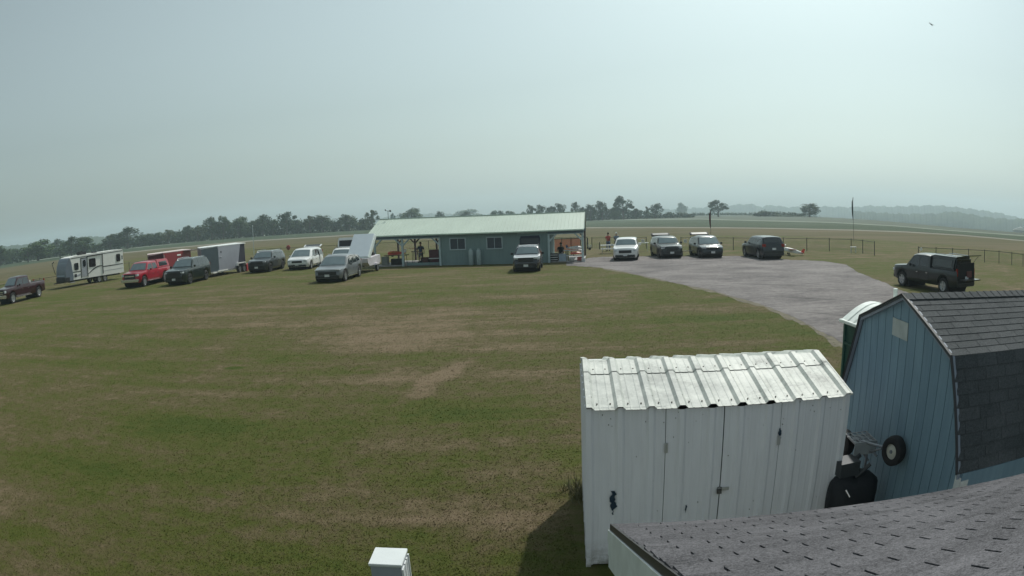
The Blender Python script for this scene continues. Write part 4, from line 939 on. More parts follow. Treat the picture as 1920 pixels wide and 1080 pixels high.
for sg in (1, -1): MB().path([(-.8, sg*.62, 1.98), (-1.2, sg*.62, 2.0), (-2.5, sg*.62, 1.98)], .02).build('roof_rail', CHROME, cap)
c.box('bed_opening_shade', (-2.87, 0, 1.15), (.05, 1.6, 1.0), DARKIN)  # near-black block paints the unlit inside of the canopy and bed
MB().hexa([(-2.72, .75, 1.92), (-2.72, -.75, 1.92), (-3.55, -.72, 2.05), (-3.55, .72, 2.05)], [(-2.72, .75, 1.96), (-2.72, -.75, 1.96), (-3.55, -.72, 2.09), (-3.55, .72, 2.09)]).build('canopy_door', GLASS, cap)
for sg in (1, -1): MB().tube((-2.7, sg*.7, 1.5), (-3.3, sg*.7, 2.0), .012).build('gas_strut', BLACK, cap)
c.box('tailgate', (-3.2, 0, .82), (.6, 1.5, .06), c.pm, .015)
c.box('cargo_crate', (-2.80, -.25, 1.06), (.3, .5, .34), M('dull_red_plastic', (.12, .03, .03), .5), .02)
pk.scale = (.93, .93, .89)
q = gp(1816, 551, .35); sk = empty('white_sack', (q.x, q.y, .1), 0, 'small white bundle lying on the grass behind the dark pickup tailgate', 'bundle')
MB().ball((0, 0, .1), (.35, .22, .18), 12, 8).build('cloth', M('white_cloth', (.7, .7, .68), .8, bump=.4), sk, 80)
# 13 hidden white vehicle behind the silver one
wx = (1.4, -1.4); q = gp(657, 512)
h13, c = vehicle('parked_car', 'white vehicle with raised dark hatch glass, hidden behind the silver crossover', 'suv', 4.6, 1.85, 1.62, .36, wx, (.70, .72, .70), RIM,
    (Vector((-14.1, 52.6, 0)), R(276)), pname='white', hatch=(.55, .85, .0)); rails(c, BLACK)

# ---------------------------------------------------------------- travel trailer
RVW = M('trailer_white', (.80, .80, .76), .35, 0, .04, 2); RVG = M('trailer_grey_cap', (.15, .18, .22), .35, 0, .06, 2); RVS = M('trailer_silver', (.36, .38, .42), .4)
w0 = (gp(187.8, 529.4)+gp(197.2, 527.8))/2; ang = R(250); d = Vector((math.cos(ang), math.sin(ang), 0)); left = Vector((-d.y, d.x, 0))
TL_, TW, TH = 8.1, 2.45, 2.95; cen = w0-left*(TW/2)+d*(.95)
rv = empty('travel_trailer', cen, ang, 'long white travel trailer with grey nose and dark stripes at the left', 'trailer')
h2 = TL_/2; prof = [(h2-.05, .75), (h2+.02, 1.25), (h2-.10, 1.9), (h2-.45, 2.55), (h2-.75, 2.75), (h2-1.3, 2.82), (-h2+.15, 2.92), (-h2, 2.8), (-h2, .62), (h2-.25, .62)]
MB().prism(prof, -TW/2, TW/2).build('body', RVW, rv, 30)
nose = [(h2-1.0, .60), (h2-.22, .60), (h2-.02, .74), (h2+.05, 1.25), (h2-.07, 1.92), (h2-.42, 2.58), (h2-.62, 2.72), (h2-.85, 2.2), (h2-.92, 1.6), (h2-1.05, 1.05)]
MB().prism(nose, -TW/2-.012, TW/2+.012).build('nose_cap', RVG, rv, 30)
MB().hexa([(h2+.045, -.95, 1.05), (h2+.045, .95, 1.05), (h2-.28, .95, 2.32), (h2-.28, -.95, 2.32)], [(h2+.075, -.95, 1.05), (h2+.075, .95, 1.05), (h2-.25, .95, 2.32), (h2-.25, -.95, 2.32)]).build('nose_panel', M('nose_panel_blue_grey', (.20, .25, .31), .3), rv)
MB().box((h2-.2, 0, .72), (.6, TW+.03, .45)).build('stone_guard', BLACK, rv)
YL = TW/2; sd_ = lambda n, pts, m_, o=.012: MB().prism(pts, YL-.01, YL+o).build(n, m_, rv)
def rr(x0, x1, z0, z1, k=.05): return [(x0+k, z0), (x1-k, z0), (x1, z0+k), (x1, z1-k), (x1-k, z1), (x0+k, z1), (x0, z1-k), (x0, z0+k)]
TS = 1   # visible side is the left side
sd_('roof_stripe', [(h2-.75, 2.60), (-h2+.05, 2.72), (-h2+.05, 2.78), (h2-.72, 2.66)], BLACK)
sd_('stripe', [(h2-1.0, 1.30), (h2-2.15, 1.30), (h2-2.15, 1.38), (h2-1.0, 1.38)], BLACK); sd_('stripe', [(h2-5.2, 1.42), (-h2+.1, 1.45), (-h2+.1, 1.52), (h2-5.2, 1.50)], BLACK)
sd_('lower_stripe', [(h2-5.2, 1.02), (-h2+.1, 1.05), (-h2+.1, 1.08), (h2-5.2, 1.05)], RVS)
for x0, x1, z0, z1 in ((h2-1.75, h2-1.25, 1.55, 2.12), (h2-4.15, h2-3.3, 1.62, 2.35), (-h2+.45, -h2+.95, 1.80, 2.45)):
    f_ = sd_('window', rr(x0-.04, x1+.04, z0-.04, z1+.04, .08), BLACK, .035); MB().prism(rr(x0, x1, z0, z1, .07), YL+.03, YL+.04).build('pane', GLASS, f_)
dr_ = sd_('door', rr(h2-2.95, h2-2.25, .78, 2.48), RVS, .03); MB().prism(rr(h2-2.8, h2-2.4, 1.7, 2.35, .12), YL+.03, YL+.045).build('door_window', GLASS, dr_)
fr_ = sd_('door_dark_surround', [(h2-2.18, .70), (h2-2.08, .70), (h2-2.08, 2.56), (h2-3.0, 2.56), (h2-3.0, 2.48), (h2-2.18, 2.48)], BLACK, .02)
so_ = sd_('slide_out_frame', [(h2-3.0, .72), (h2-3.06, .72), (h2-3.06, 2.58), (h2-5.12, 2.64), (h2-5.12, .80), (h2-5.2, .80), (h2-5.2, 2.72), (h2-3.0, 2.66)], BLACK, .06)
arc = [(h2-3.1-2.0*(i/12), 1.0+.62*math.sin(i/12*math.pi*.62)) for i in range(13)]; sd_('swoosh', arc+[(x, z-.05-.07*math.sin(i/12*3.14)) for i, (x, z) in list(enumerate(arc))[::-1]], BLACK, .02)
sd_('swoosh', [(h2-1.05, .9), (h2-2.05, .95), (h2-2.05, 1.12), (h2-1.4, 1.05)], RVS); sd_('storage_hatch', rr(h2-1.5, h2-1.15, .85, 1.15), BLACK, .02)
sd_('vent', rr(-h2+.08, -h2+.22, 1.9, 2.3), BLACK)
MB().box((h2-3.0, 0, 2.98), (.95, .8, .28)).build('air_conditioner', BLACK, rv, 30, .05); MB().box((h2-4.6, .3, 2.93), (.5, .5, .1)).build('roof_vent', BLACK, rv)
MB().box((0, 0, .55), (TL_-.9, 1.9, .18)).build('chassis', BLACK, rv)
for x in (-1.35, -.55):
    for y in (1, -1): wheel(rv, x, y*(TW/2-.12), .34, .22, RIM)
MB().path([(h2, .6, .5), (h2+1.1, 0, .5), (h2, -.6, .5)], .05).build('tow_hitch', BLACK, rv); MB().box((h2-.9, YL-.2, .42), (.75, .45, .04)).build('step', RVS, rv)
MB().tube((h2+.2, -1.15, 1.3), (h2+.5, -1.35, 2.35), .04).tube((h2+.5, -1.35, 2.35), (h2+.3, -1.2, 2.5), .05).build('tow_mirror', BLACK, rv)

# ---------------------------------------------------------------- enclosed trailers
def enclosed(name, label, L, W, H, vn, mat, noser, roofm, pos, ang, fend=RVW, rear=None):
    r = empty(name, pos, ang, label, 'trailer'); h = L/2; pl = [(-h, W/2), (-h, -W/2), (h-vn, -W/2), (h, 0), (h-vn, W/2)]
    z0 = .42
    if rear: pl = [(-h+rear, W/2), (-h+rear, -W/2), (h-vn, -W/2), (h, 0), (h-vn, W/2)]
    MB().prism(pl, z0, H-.02, 'XY').build('body', mat, r)
    pr = [(x*1.006, y*1.012) for x, y in ([(-h, W/2), (-h, -W/2), (h-vn, -W/2), (h, 0), (h-vn, W/2)])]
    n = len(pr); rise = lambda x: -.12 if x > h-.1 else 0
    MB().add([(x, y, H-.02+rise(x)) for x, y in pr]+[(x, y, H+.04+rise(x)) for x, y in pr]+[((-h), 0, H+.10)], [tuple(range(n)), (0, 1, n+1, n+0), (1, 2, n+2, n+1), (2, 3, n+3, n+2), (3, 4, n+4, n+3), (4, 0, n, n+4), (n+1, n+2, 2*n), (n+2, n+3, 2*n), (n+3, n+4, 2*n), (n+4, n, 2*n), (n, n+1, 2*n)]).build('roof', roofm, r)
    MB().hexa([(h, 0, z0), (h-vn, W/2, z0), (h-vn, W/2+.0, H-.06), (h, 0, H-.16)], [(h+.012, 0.0, z0), (h-vn+.012, W/2+.012, z0), (h-vn+.012, W/2+.012, H-.06), (h+.012, 0, H-.16)]).build('nose_panel', noser, r)
    MB().hexa([(h, 0, z0), (h-vn, -W/2, z0), (h-vn, -W/2, H-.06), (h, 0, H-.16)], [(h+.012, 0.0, z0), (h-vn+.012, -W/2-.012, z0), (h-vn+.012, -W/2-.012, H-.06), (h+.012, 0, H-.16)]).build('nose_panel', noser, r)
    MB().box((0, 0, z0-.06), (L-.3, W*.96, .10)).build('chassis', RVW if fend is RVW else BLACK, r)
    return r, h
GT = M('trailer_pewter', (.29, .30, .34), .4, .1, .05, 2); GN = M('trailer_nose_grey', (.17, .20, .23), .4, .1, .05, 2); RT_ = M('trailer_white_roof', (.78, .80, .78), .35)
GL, GW, GH = 5.6, 2.2, 2.48
gang = R(262); d = Vector((math.cos(gang), math.sin(gang), 0)); left = Vector((-d.y, d.x, 0))
gc = gp(448.9, 511)-left*(GW/2+.08)+d*1.35
gt, h = enclosed('enclosed_trailer', 'pewter grey enclosed trailer with a white roof and a dark slanted rear opening', GL, GW, GH, .95, GT, GN, RT_, gc, gang, rear=1.75)
MB().prism([(-h+1.75, .42), (-h+1.75, GH-.02), (-h+.9, GH-.02), (-h+1.55, .42)], GW/2-.02, GW/2).build('slanted_side', GT, gt)
MB().prism([(-h+1.75, .42), (-h+1.75, GH-.02), (-h+.9, GH-.02), (-h+1.55, .42)], -GW/2, -GW/2+.02).build('slanted_side', GT, gt)
MB().prism([(-h+1.7, .45), (-h+1.0, GH-.03), (-h+.08, GH-.03), (-h+.05, .75), (-h+.6, .45)], -GW/2+.06, GW/2-.06).build('rear_screen', M('dark_screen', (.016, .018, .032), .7), gt)
MB().box((h-1.0, GW/2+.01, 1.35), (.06, .02, 1.9)).build('corner_trim', GN, gt); MB().box((h-1.45, GW/2+.008, 1.98), (.14, .012, .14)).build('emblem', BLACK, gt)
MB().box((h-1.35, GW/2+.02, 1.55), (.32, .03, .05)).build('door_handle', CHROME, gt)
MB().box((h-1.6, GW/2+.012, .44), (1.6, .03, .08)).build('sill_trim', RVW, gt)
for x in (-1.35, -2.1): wheel(gt, x, GW/2+.08, .33, .2, RIM); wheel(gt, x, -GW/2-.08, .33, .2, RIM)
for sg in (1, -1):
    MB().prism([(-.95, .62), (-1.05, .86), (-2.35, .86), (-2.5, .62), (-2.4, .62), (-2.3, .8), (-1.1, .8), (-1.03, .62)], sg*(GW/2), sg*(GW/2+.22)).build('fender', RVW, gt)
MB().path([(h-.8, .6, .4), (h+.9, 0, .45), (h-.8, -.6, .4)], .045).tube((h+.8, 0, .45), (h+.8, 0, 0), .03).build('tow_hitch', BLACK, gt)
RD = M('trailer_red', (.22, .02, .03), .35, 0, .05, 2); RDN = M('trailer_maroon_nose', (.055, .012, .022), .4, 0, .05, 2)
q = at(360, 478, 57.5); rdt, h = enclosed('enclosed_trailer', 'dark red enclosed trailer half hidden behind the red pickup and the dark green vehicle', 5.6, 2.1, 2.25, 1.1, RD, RDN, M('pinkish_roof', (.6, .5, .48), .4), Vector((-31.2, 51.6, 0)), R(262))
MB().box((h-1.2, 1.06, 1.9), (.1, .02, .35)).build('marker_plate', CHROME, rdt); MB().box((h-3.6, 1.06, 1.9), (.6, .02, .14)).build('white_lettering_panel', RVW, rdt)
for x in (-.4, -1.15): wheel(rdt, x, 1.1, .33, .2, RIM); wheel(rdt, x, -1.1, .33, .2, RIM)
MB().box((-2.4, .6, 2.2), (1.6, 2.4, .05)).build('awning', RDN, rdt)

# ---------------------------------------------------------------- white lidded utility trailer
a, b = gp(707.2, 507.8), None; ang = R(266); d = Vector((math.cos(ang), math.sin(ang), 0)); left = Vector((-d.y, d.x, 0))
LW = M('lid_pale_blue', (.50, .56, .60), .35, 0, .04, 2); LS = M('lid_edge_white', (.66, .72, .70), .35); BX = M('trailer_box_white', (.60, .57, .60), .4)
lt = empty('lidded_trailer', a-left*.95+d*.15, ang, 'low white trailer with a thick lid propped up, left of the clubhouse', 'trailer')
bb = MB().prism([(1.7, .75), (1.75, 1.05), (-1.55, 1.18), (-1.6, .62), (-1.2, .50), (1.3, .50)], -.85, .85).build('box', BX, lt, 30)
for sg in (1, -1): wheel(lt, -.15, sg*.95, .28, .16, RIM)
MB().prism([(.25, .5), (.15, .62), (-.45, .62), (-.55, .5)], .86, 1.05).build('fender', BX, lt)
MB().prism([(.25, .5), (.15, .62), (-.45, .62), (-.55, .5)], -1.05, -.86).build('fender', BX, lt)
lid = MB(); p0, p1 = Vector((1.5, 0, 1.15)), Vector((-.6, 0, 2.85)); dd = (p1-p0); nn = Vector((dd.z, 0, -dd.x)).normalized()
for (k0, k1) in ((0, 1),):
    A_ = [p0+Vector((0, .85, 0)), p0+Vector((0, -.85, 0)), p1+Vector((0, -.85, 0)), p1+Vector((0, .85, 0))]
    lid.hexa([q_-nn*.42 for q_ in A_], [q_+nn*.0 for q_ in A_])
lo = lid.build('lid', LS, lt, 30, .06)
B_ = [p0+dd*.03+Vector((0, .76, 0)), p0+dd*.03+Vector((0, -.8, 0)), p0+dd*.97+Vector((0, -.8, 0)), p0+dd*.97+Vector((0, .76, 0))]
MB().hexa([q_+nn*.002 for q_ in B_], [q_+nn*.012 for q_ in B_]).build('lid_top_panel', LW, lo)
MB().tube((.9, .8, 1.1), (.2, .8, 1.9), .02).build('lid_strut', BLACK, lt); MB().path([(1.6, .5, .5), (2.6, 0, .45), (1.6, -.5, .5)], .04).build('tow_hitch', BLACK, lt)
MB().box((-.9, .3, 1.25), (.5, .5, .25)).build('cargo', DARKIN, lt)
# ================================================================ CLUBHOUSE
CA = R(-8.5); CE = Vector((math.cos(CA), math.sin(CA), 0)); CN = Vector((-CE.y, CE.x, 0)); CF = Vector((5.72, 48.7, 0))
def cw(x, y, z=0): return CF+CE*x+CN*y+Vector((0, 0, z))
ch = empty('clubhouse', CF, CA, 'long teal clubhouse with a pale green metal roof and open bays at both ends', 'building')
g = N('teal_siding'); n1 = g.noise(.7, 5); n2 = g.noise(2, 4, g.mapped((4, 4, .4)))
TEAL = g.done(g.ramp(g.math('ADD', g.math('MULTIPLY', n1, .5), g.math('MULTIPLY', n2, .5)), [(.35, (.175, .245, .25)), (.65, (.22, .305, .31))]), .75, n2, .2, .02, .3)
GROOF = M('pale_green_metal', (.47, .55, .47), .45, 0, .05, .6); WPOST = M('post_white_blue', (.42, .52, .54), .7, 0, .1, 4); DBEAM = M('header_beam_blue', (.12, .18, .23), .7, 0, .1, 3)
XL, DP, ZEV, ZRG = -17.3, 6.0, 2.55, 3.86; XW0, XW1 = -11.6, -2.75; XR = .05
w = MB()
for a, b in ((XW0, XW1),):
    w.box(((a+b)/2, .06, 1.24), (b-a, .12, 2.48)).box(((a+b)/2, DP-.06, 1.24), (b-a, .12, 2.48))
    w.box((a+.06, DP/2, 1.24), (.12, DP-.24, 2.48)).box((b-.06, DP/2, 1.24), (.12, DP-.24, 2.48))
wo = w.build('wall', TEAL, ch)
bt = MB()
for i in range(31): bt.box((XW0+.15+i*.295, -.004, 1.24), (.02, .012, 2.46))
bt.build('batten', TEAL, wo)
for x in (XL+.3, -.08): MB().prism([(-.2, 2.5), (DP+.2, 2.5), (DP/2, ZRG-.10)], x-.03, x+.03, 'YZ').build('gable', TEAL, ch)
ro = MB()
for sg, y0 in ((1, -.38), (-1, DP+.38)):
    A_ = [Vector((XL-.25, y0, ZEV-.02)), Vector((XR, y0, ZEV-.02)), Vector((XR, DP/2, ZRG)), Vector((XL-.25, DP/2, ZRG))]
    ro.hexa([q-Vector((0, 0, .05)) for q in A_], A_)
    n = int((.25+XR-XL)/.3)
    for i in range(n+1):
        x = XL-.23+i*(.21+XR-XL)/n
        a, b = Vector((x, y0, ZEV-.02)), Vector((x, DP/2, ZRG)); ro.hexa([a+Vector((-.02, 0, 0)), a+Vector((.02, 0, 0)), b+Vector((.02, 0, 0)), b+Vector((-.02, 0, 0))], [a+Vector((-.012, 0, .022)), a+Vector((.012, 0, .022)), b+Vector((.012, 0, .022)), b+Vector((-.012, 0, .022))])
rfo = ro.build('roof', GROOF, ch)
MB().box(((XR-.25+XL)/2, -.40, ZEV-.05), (XR+.25-XL, .03, .10)).build('eave_trim', M('eave_pale', (.55, .68, .58), .5), rfo)
MB().tube((XL-.25, DP/2, ZRG+.02), (XR, DP/2, ZRG+.02), .05, .05, 6).build('ridge_cap', GROOF, rfo)
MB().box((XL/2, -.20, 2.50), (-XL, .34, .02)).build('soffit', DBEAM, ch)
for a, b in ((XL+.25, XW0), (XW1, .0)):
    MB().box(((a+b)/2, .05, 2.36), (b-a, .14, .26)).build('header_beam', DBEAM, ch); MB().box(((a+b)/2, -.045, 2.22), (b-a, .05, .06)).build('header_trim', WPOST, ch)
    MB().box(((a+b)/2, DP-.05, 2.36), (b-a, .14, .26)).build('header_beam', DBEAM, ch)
def post(x, y, mat=WPOST, br=(-1, 1), h=2.24, yb=0):
    p_ = MB().box((x, y, h/2), (.15, .15, h)).build('post', mat, ch)
    for s_ in br: MB().hexa([(x+s_*.05, y-.05, 1.60), (x+s_*.05, y+.05, 1.60), (x+s_*.68, y+.05, 2.22), (x+s_*.68, y-.05, 2.22)], [(x+s_*.05, y-.05, 1.76), (x+s_*.05, y+.05, 1.76), (x+s_*.54, y+.05, 2.22), (x+s_*.54, y-.05, 2.22)]).build('brace', mat, p_)
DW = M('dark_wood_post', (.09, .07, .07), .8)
post(-14.65, .03); post(-17.0, .03, br=(1,)); post(-11.52, -.06, br=(-1,)); post(-.09, .03, br=(-1,)); post(-2.72, -.06, br=(1,))
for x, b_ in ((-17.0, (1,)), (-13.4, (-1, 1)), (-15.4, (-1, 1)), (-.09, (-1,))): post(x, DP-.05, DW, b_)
MB().box(((XL+XW0)/2, DP/2, .04), (XW0-XL-.2, DP-.1, .08)).build('concrete_slab', M('concrete', (.30, .29, .28), .9, 0, .12, 2), ch)
MB().box((XW1/2, DP/2, .04), (-XW1-.02, DP-.1, .08)).build('concrete_slab', M('concrete', (.3, .29, .28)), ch)
MB().box(((XL+XW0)/2+1.6, .02, .16), (3.0, .08, .2)).build('base_board', TEAL, ch)
for a, b in ((-10.68, -9.42), (-7.68, -6.44)):
    f_ = MB()
    for c_, d_ in ((((a+b)/2, -.025, 1.24), (b-a+.08, .07, .08)), (((a+b)/2, -.025, 2.14), (b-a+.08, .07, .08)), ((a, -.025, 1.69), (.08, .07, .82)), ((b, -.025, 1.69), (.08, .07, .82)), (((a+b)/2, -.02, 1.69), (.04, .05, .82))): f_.box(c_, d_)
    f_ = f_.build('window', M('window_frame', (.38, .46, .50), .6), ch); MB().box(((a+b)/2, -.006, 1.69), (b-a, .02, .84)).build('pane', M('window_pane', (.035, .05, .075), .35), f_)
MB().box((-4.05, -.05, 2.36), (2.3, .06, .05)).build('door_rail', WPOST, ch); MB().box((-4.05, -.035, 1.16), (1.5, .05, 2.25)).build('sliding_door', TEAL, ch)
# weather mast on the roof
ms = empty('weather_mast', cw(XL+.55, DP/2, ZRG-.05), 0, 'thin mast with a small wind sensor on the left end of the clubhouse ridge', 'mast')
MB().tube((0, 0, 0), (0, 0, .78), .022).build('pole', BLACK, ms); MB().tube((-.22, 0, .80), (.2, 0, .74), .02).ball((-.22, 0, .86), .06).ball((.2, 0, .76), .09).build('wind_sensor', BLACK, ms)
# gas cylinders
def cylinder(x, label):
    r = empty('gas_cylinder', cw(x, -.33), CA, label, 'gas cylinder', 'gas cylinders against the clubhouse wall')
    MB().lathe([(.16, 0), (.19, .04), (.195, 1.05), (.16, 1.17), (.06, 1.22)], n=18).build('tank', M('tank_grey_white', (.34, .42, .43), .5), r, 40); MB().lathe([(.10, 1.18), (.11, 1.19), (.11, 1.30), (.10, 1.30)], n=12).tube((0, 0, 1.2), (0, 0, 1.33), .03).build('valve_collar', M('tank_grey_white', (.34, .42, .43)), r)
cylinder(-8.95, 'left one of the two tall pale gas cylinders between the clubhouse windows'); cylinder(-8.32, 'right one of the two tall pale gas cylinders between the clubhouse windows')

# ---------------------------------------------------------------- people
def skin(name, pts, edges, mat, parent, lvl=1):
    me = bpy.data.meshes.new(name); me.from_pydata([p[0] for p in pts], edges, []); o = bpy.data.objects.new(name, me); COL.objects.link(o); o.parent = parent
    md = o.modifiers.new('skin', 'SKIN'); md.use_smooth_shade = True; sv = me.skin_vertices[0].data
    for i, p in enumerate(pts):
        r = p[1]; sv[i].radius = r if hasattr(r, '__len__') else (r, r); sv[i].use_root = i == 0
    s_ = o.modifiers.new('sub', 'SUBSURF'); s_.levels = lvl; s_.render_levels = lvl; me.materials.append(mat); return o
SKIN = M('skin_tone', (.32, .19, .13), .6, 0, .05)
def person(name_label, pos, rz, top, bot, hair, legs='shorts', seated=False, arms=((.30, .02, 1.02), (-.30, .02, 1.02)), shoe=BLACK, stride=0.0):
    """figure facing local +y, about 1.78 m tall"""
    r = empty('person', pos, rz, name_label, 'person', 'people around the clubhouse and the fence')
    hz_ = .50 if seated else .94; kn = lambda s: (s*.12, .42, .50) if seated else (s*.11, .04+s*stride, .50); ft = lambda s: (s*.12, .44, .07) if seated else (s*.12, -.02+s*stride*2, .07)
    P_ = [((0, 0, hz_), (.15, .11)), ((0, -.01, hz_+.22), (.135, .10)), ((0, -.01, hz_+.42), (.17, .11)), ((0, 0, hz_+.56), (.06, .06)), ((0, .015, hz_+.66), (.075, .09)), ((0, .01, hz_+.76), (.08, .095)), ((0, 0, hz_+.82), (.05, .06))]
    E_ = [(0, 1), (1, 2), (2, 3), (3, 4), (4, 5), (5, 6)]; ra = []
    for s, hand in ((1, arms[0]), (-1, arms[1])):
        sh_ = Vector((s*.19, 0, hz_+.47)); hd_ = Vector((hand[0], hand[1], hand[2]-(.94-hz_))); el = (sh_+hd_)/2+Vector((s*.04, -.05, -.04)); i = len(P_)
        P_ += [(tuple(sh_), .058), (tuple(el), .042), (tuple(hd_), .03)]; E_ += [(2, i), (i, i+1), (i+1, i+2)]; d = (hd_-el).normalized(); sd2 = d.orthogonal().normalized(); ra.append((sh_, el))
        pm_ = hd_+d*.05; P_.append((tuple(pm_), (.032, .018))); E_.append((i+2, i+3)); b0 = i+3
        for k in range(4):
            t_ = pm_+d*(.055+.012*(1.5-abs(k-1.5)))+sd2*(.018*(k-1.5)); P_.append((tuple(t_), .009)); E_.append((b0, len(P_)-1))
        P_.append((tuple(hd_+d*.04+sd2*.05), .010)); E_.append((i+2, len(P_)-1))
    lg = []
    for s in (1, -1):
        i = len(P_); hp = (s*.09, 0, hz_-.05); P_ += [(hp, .09), (kn(s), .058), ((ft(s)[0], ft(s)[1], .10), .038), ((ft(s)[0], ft(s)[1]+.14, .04), (.04, .03))]; E_ += [(0, i), (i, i+1), (i+1, i+2), (i+2, i+3)]; lg.append((hp, kn(s), ft(s)))
    skin('body', P_, E_, SKIN, r)
    SP = [((0, 0, hz_-.02), (.175, .135)), ((0, -.01, hz_+.22), (.165, .13)), ((0, -.01, hz_+.42), (.20, .13)), ((0, 0, hz_+.51), (.09, .08))]; SE = [(0, 1), (1, 2), (2, 3)]
    for sh_, el in ra: i = len(SP); SP += [(tuple(sh_), .08), (tuple(sh_.lerp(el, .75)), .07)]; SE += [(2, i), (i, i+1)]
    skin('shirt', SP, SE, top, r)
    BP = [((0, 0, hz_), (.17, .13))]; BE = []
    for hp, k_, f_ in lg:
        i = len(BP); k_, f_ = Vector(k_), Vector(f_); BP += [((hp[0], 0, hz_-.07), .115), (tuple(Vector(hp).lerp(k_, .95)), .085)]; BE += [(0, i), (i, i+1)]
        if legs == 'long': BP += [(tuple(k_.lerp(f_+Vector((0, 0, .06)), .95)), .062)]; BE += [(i+1, i+2)]
    skin('trousers' if legs == 'long' else 'shorts', BP, BE, bot, r)
    MB().ball((0, -.012, hz_+.76), (.098, .112, .105), 12, 8).build('hair', hair, r, 80, loc=(0, -.012, .03))
    fc = MB().ball((0, .105, hz_+.70), (.014, .02, .02), 8, 6); fc.build('nose', SKIN, r, 80)
    eyes = MB().ball((.032, .09, hz_+.735), .011, 8, 6); eyes.build('eye', BLACK, r); MB().ball((-.032, .09, hz_+.735), .011, 8, 6).build('eye', BLACK, r); MB().box((0, .098, hz_+.655), (.05, .01, .01)).build('mouth', M('lips', (.2, .07, .06)), r)
    for _, _, f_ in lg: MB().box((f_[0], f_[1]+.06, .04), (.10, .28, .08)).build('shoe', shoe, r, 40, .02)
    return r
def cloth(n, c): return M(n, c, .85, 0, .15, 10)
man = cw(-13.4, .9); person('person in dark blue shirt and shorts standing in the left open bay of the clubhouse', (man.x, man.y, .08), R(175), cloth('dark_blue_shirt', (.03, .05, .09)), cloth('grey_shorts', (.07, .08, .10)), cloth('dark_hair', (.02, .015, .012)), arms=((.30, .05, .86), (-.30, .12, .95)), stride=.06)
q = gp(1140.5, 470.5); person('person in red shirt and blue jeans standing at the fence, seen from behind', (q.x, q.y, 0), R(5), cloth('red_shirt', (.40, .07, .06)), cloth('blue_jeans', (.10, .14, .24)), cloth('dark_hair', (0, 0, 0)), 'long', arms=((.14, .26, 1.12), (-.14, .26, 1.12)))
q = gp(1156, 470.5); person('person in white cap and grey blue shirt at the fence behind the white car', (q.x, q.y, 0), R(-20), cloth('grey_blue_shirt', (.18, .23, .30)), cloth('dark_trousers', (.03, .035, .05)), cloth('white_cap', (.6, .6, .58)), 'long', arms=((.22, .28, 1.15), (-.20, .25, 1.1)))
q = cw(-1.95, 2.2); person('person in black shirt sitting behind the tables in the right open bay', (q.x, q.y, .08), R(165), cloth('black_shirt', (.015, .015, .018)), cloth('light_trousers', (.3, .3, .3)), cloth('dark_hair', (0, 0, 0)), 'long', True, arms=((.26, .30, 1.05), (-.26, .30, 1.05)))
ca_ = empty('camp_chair', (q.x, q.y, .08), R(165)+0, 'small folding chair under the seated person in the right open bay', 'chair'); MB().box((0, .05, .42), (.46, .46, .03)).build('seat', BLACK, ca_); MB().box((0, -.2, .68), (.46, .03, .36)).build('backrest', BLACK, ca_)
for sx in (-.2, .2):
    for sy in (-.16, .26): MB().tube((sx, sy, 0), (sx, sy, .42), .012).build('leg', BLACK, ca_)
q = cw(-12.15, 2.6); person('person in dark clothes bending over the dark red cabinets in the left open bay', (q.x, q.y, .08), R(120), cloth('black_shirt', (0, 0, 0)), cloth('dark_trousers', (0, 0, 0)), cloth('dark_hair', (0, 0, 0)), 'long', True, arms=((.22, .34, 1.1), (-.22, .34, 1.1)))
st = empty('stool', (q.x, q.y, .08), 0, 'low dark stool under the seated person beside the red cabinets', 'stool'); MB().box((0, .03, .43), (.38, .38, .05)).build('seat', BLACK, st)
for sx, sy in ((-.15, -.12), (.15, -.12), (-.15, .18), (.15, .18)): MB().tube((sx, sy, 0), (sx, sy, .42), .015).build('leg', BLACK, st)

# ---------------------------------------------------------------- model aircraft
def plane(label, pos, rz, span, wingm, fusm, tailm, pitch=0, roll=0, name='model_airplane', grp='model aeroplanes on the field'):
    r = empty(name, pos, rz, label, 'model airplane', grp); r.rotation_euler = (roll, pitch, rz); s = span
    fu = MB(); st_ = [(.38, .02), (.34, .05), (.15, .065), (-.1, .055), (-.42, .018)]
    rows = [[(x*s, y*k*s, (.02+z*k)*s) for y, z in ((-1, -1), (1, -1), (1, 1), (0, 1.5), (-1, 1), (-1, -1))] for x, k in st_]; fu.grid(rows); fu.add(rows[0][:5], [(0, 1, 2, 3, 4)]).add(rows[-1][:5], [(4, 3, 2, 1, 0)]); fu.build('fuselage', fusm, r, 50)
    for sg in (1, -1):
        MB().hexa([(.20*s, 0, .05*s), (.02*s, 0, .05*s), (.04*s, sg*s/2, .08*s), (.16*s, sg*s/2, .08*s)], [(.20*s, 0, .065*s), (.02*s, 0, .06*s), (.04*s, sg*s/2, .09*s), (.16*s, sg*s/2, .095*s)]).build('wing', wingm, r)
    MB().hexa([(-.30*s, -.18*s, .03*s), (-.30*s, .18*s, .03*s), (-.42*s, .16*s, .03*s), (-.42*s, -.16*s, .03*s)], [(-.30*s, -.18*s, .04*s), (-.30*s, .18*s, .04*s), (-.42*s, .16*s, .04*s), (-.42*s, -.16*s, .04*s)]).build('tailplane', tailm, r)
    MB().hexa([(-.30*s, -.005*s, .03*s), (-.44*s, -.005*s, .03*s), (-.46*s, -.005*s, .19*s), (-.38*s, -.005*s, .19*s)], [(-.30*s, .005*s, .03*s), (-.44*s, .005*s, .03*s), (-.46*s, .005*s, .19*s), (-.38*s, .005*s, .19*s)]).build('fin', tailm, r)
    for sg in (1, -1): MB().tube((.15*s, sg*.04*s, 0), (.17*s, sg*.1*s, -.10*s), .006*s).lathe([(.03*s, sg*.1*s-.008*s), (.03*s, sg*.1*s+.008*s)], (.17*s, 0, -.10*s), 'Y', 10).build('landing_gear', BLACK, r)
    return r
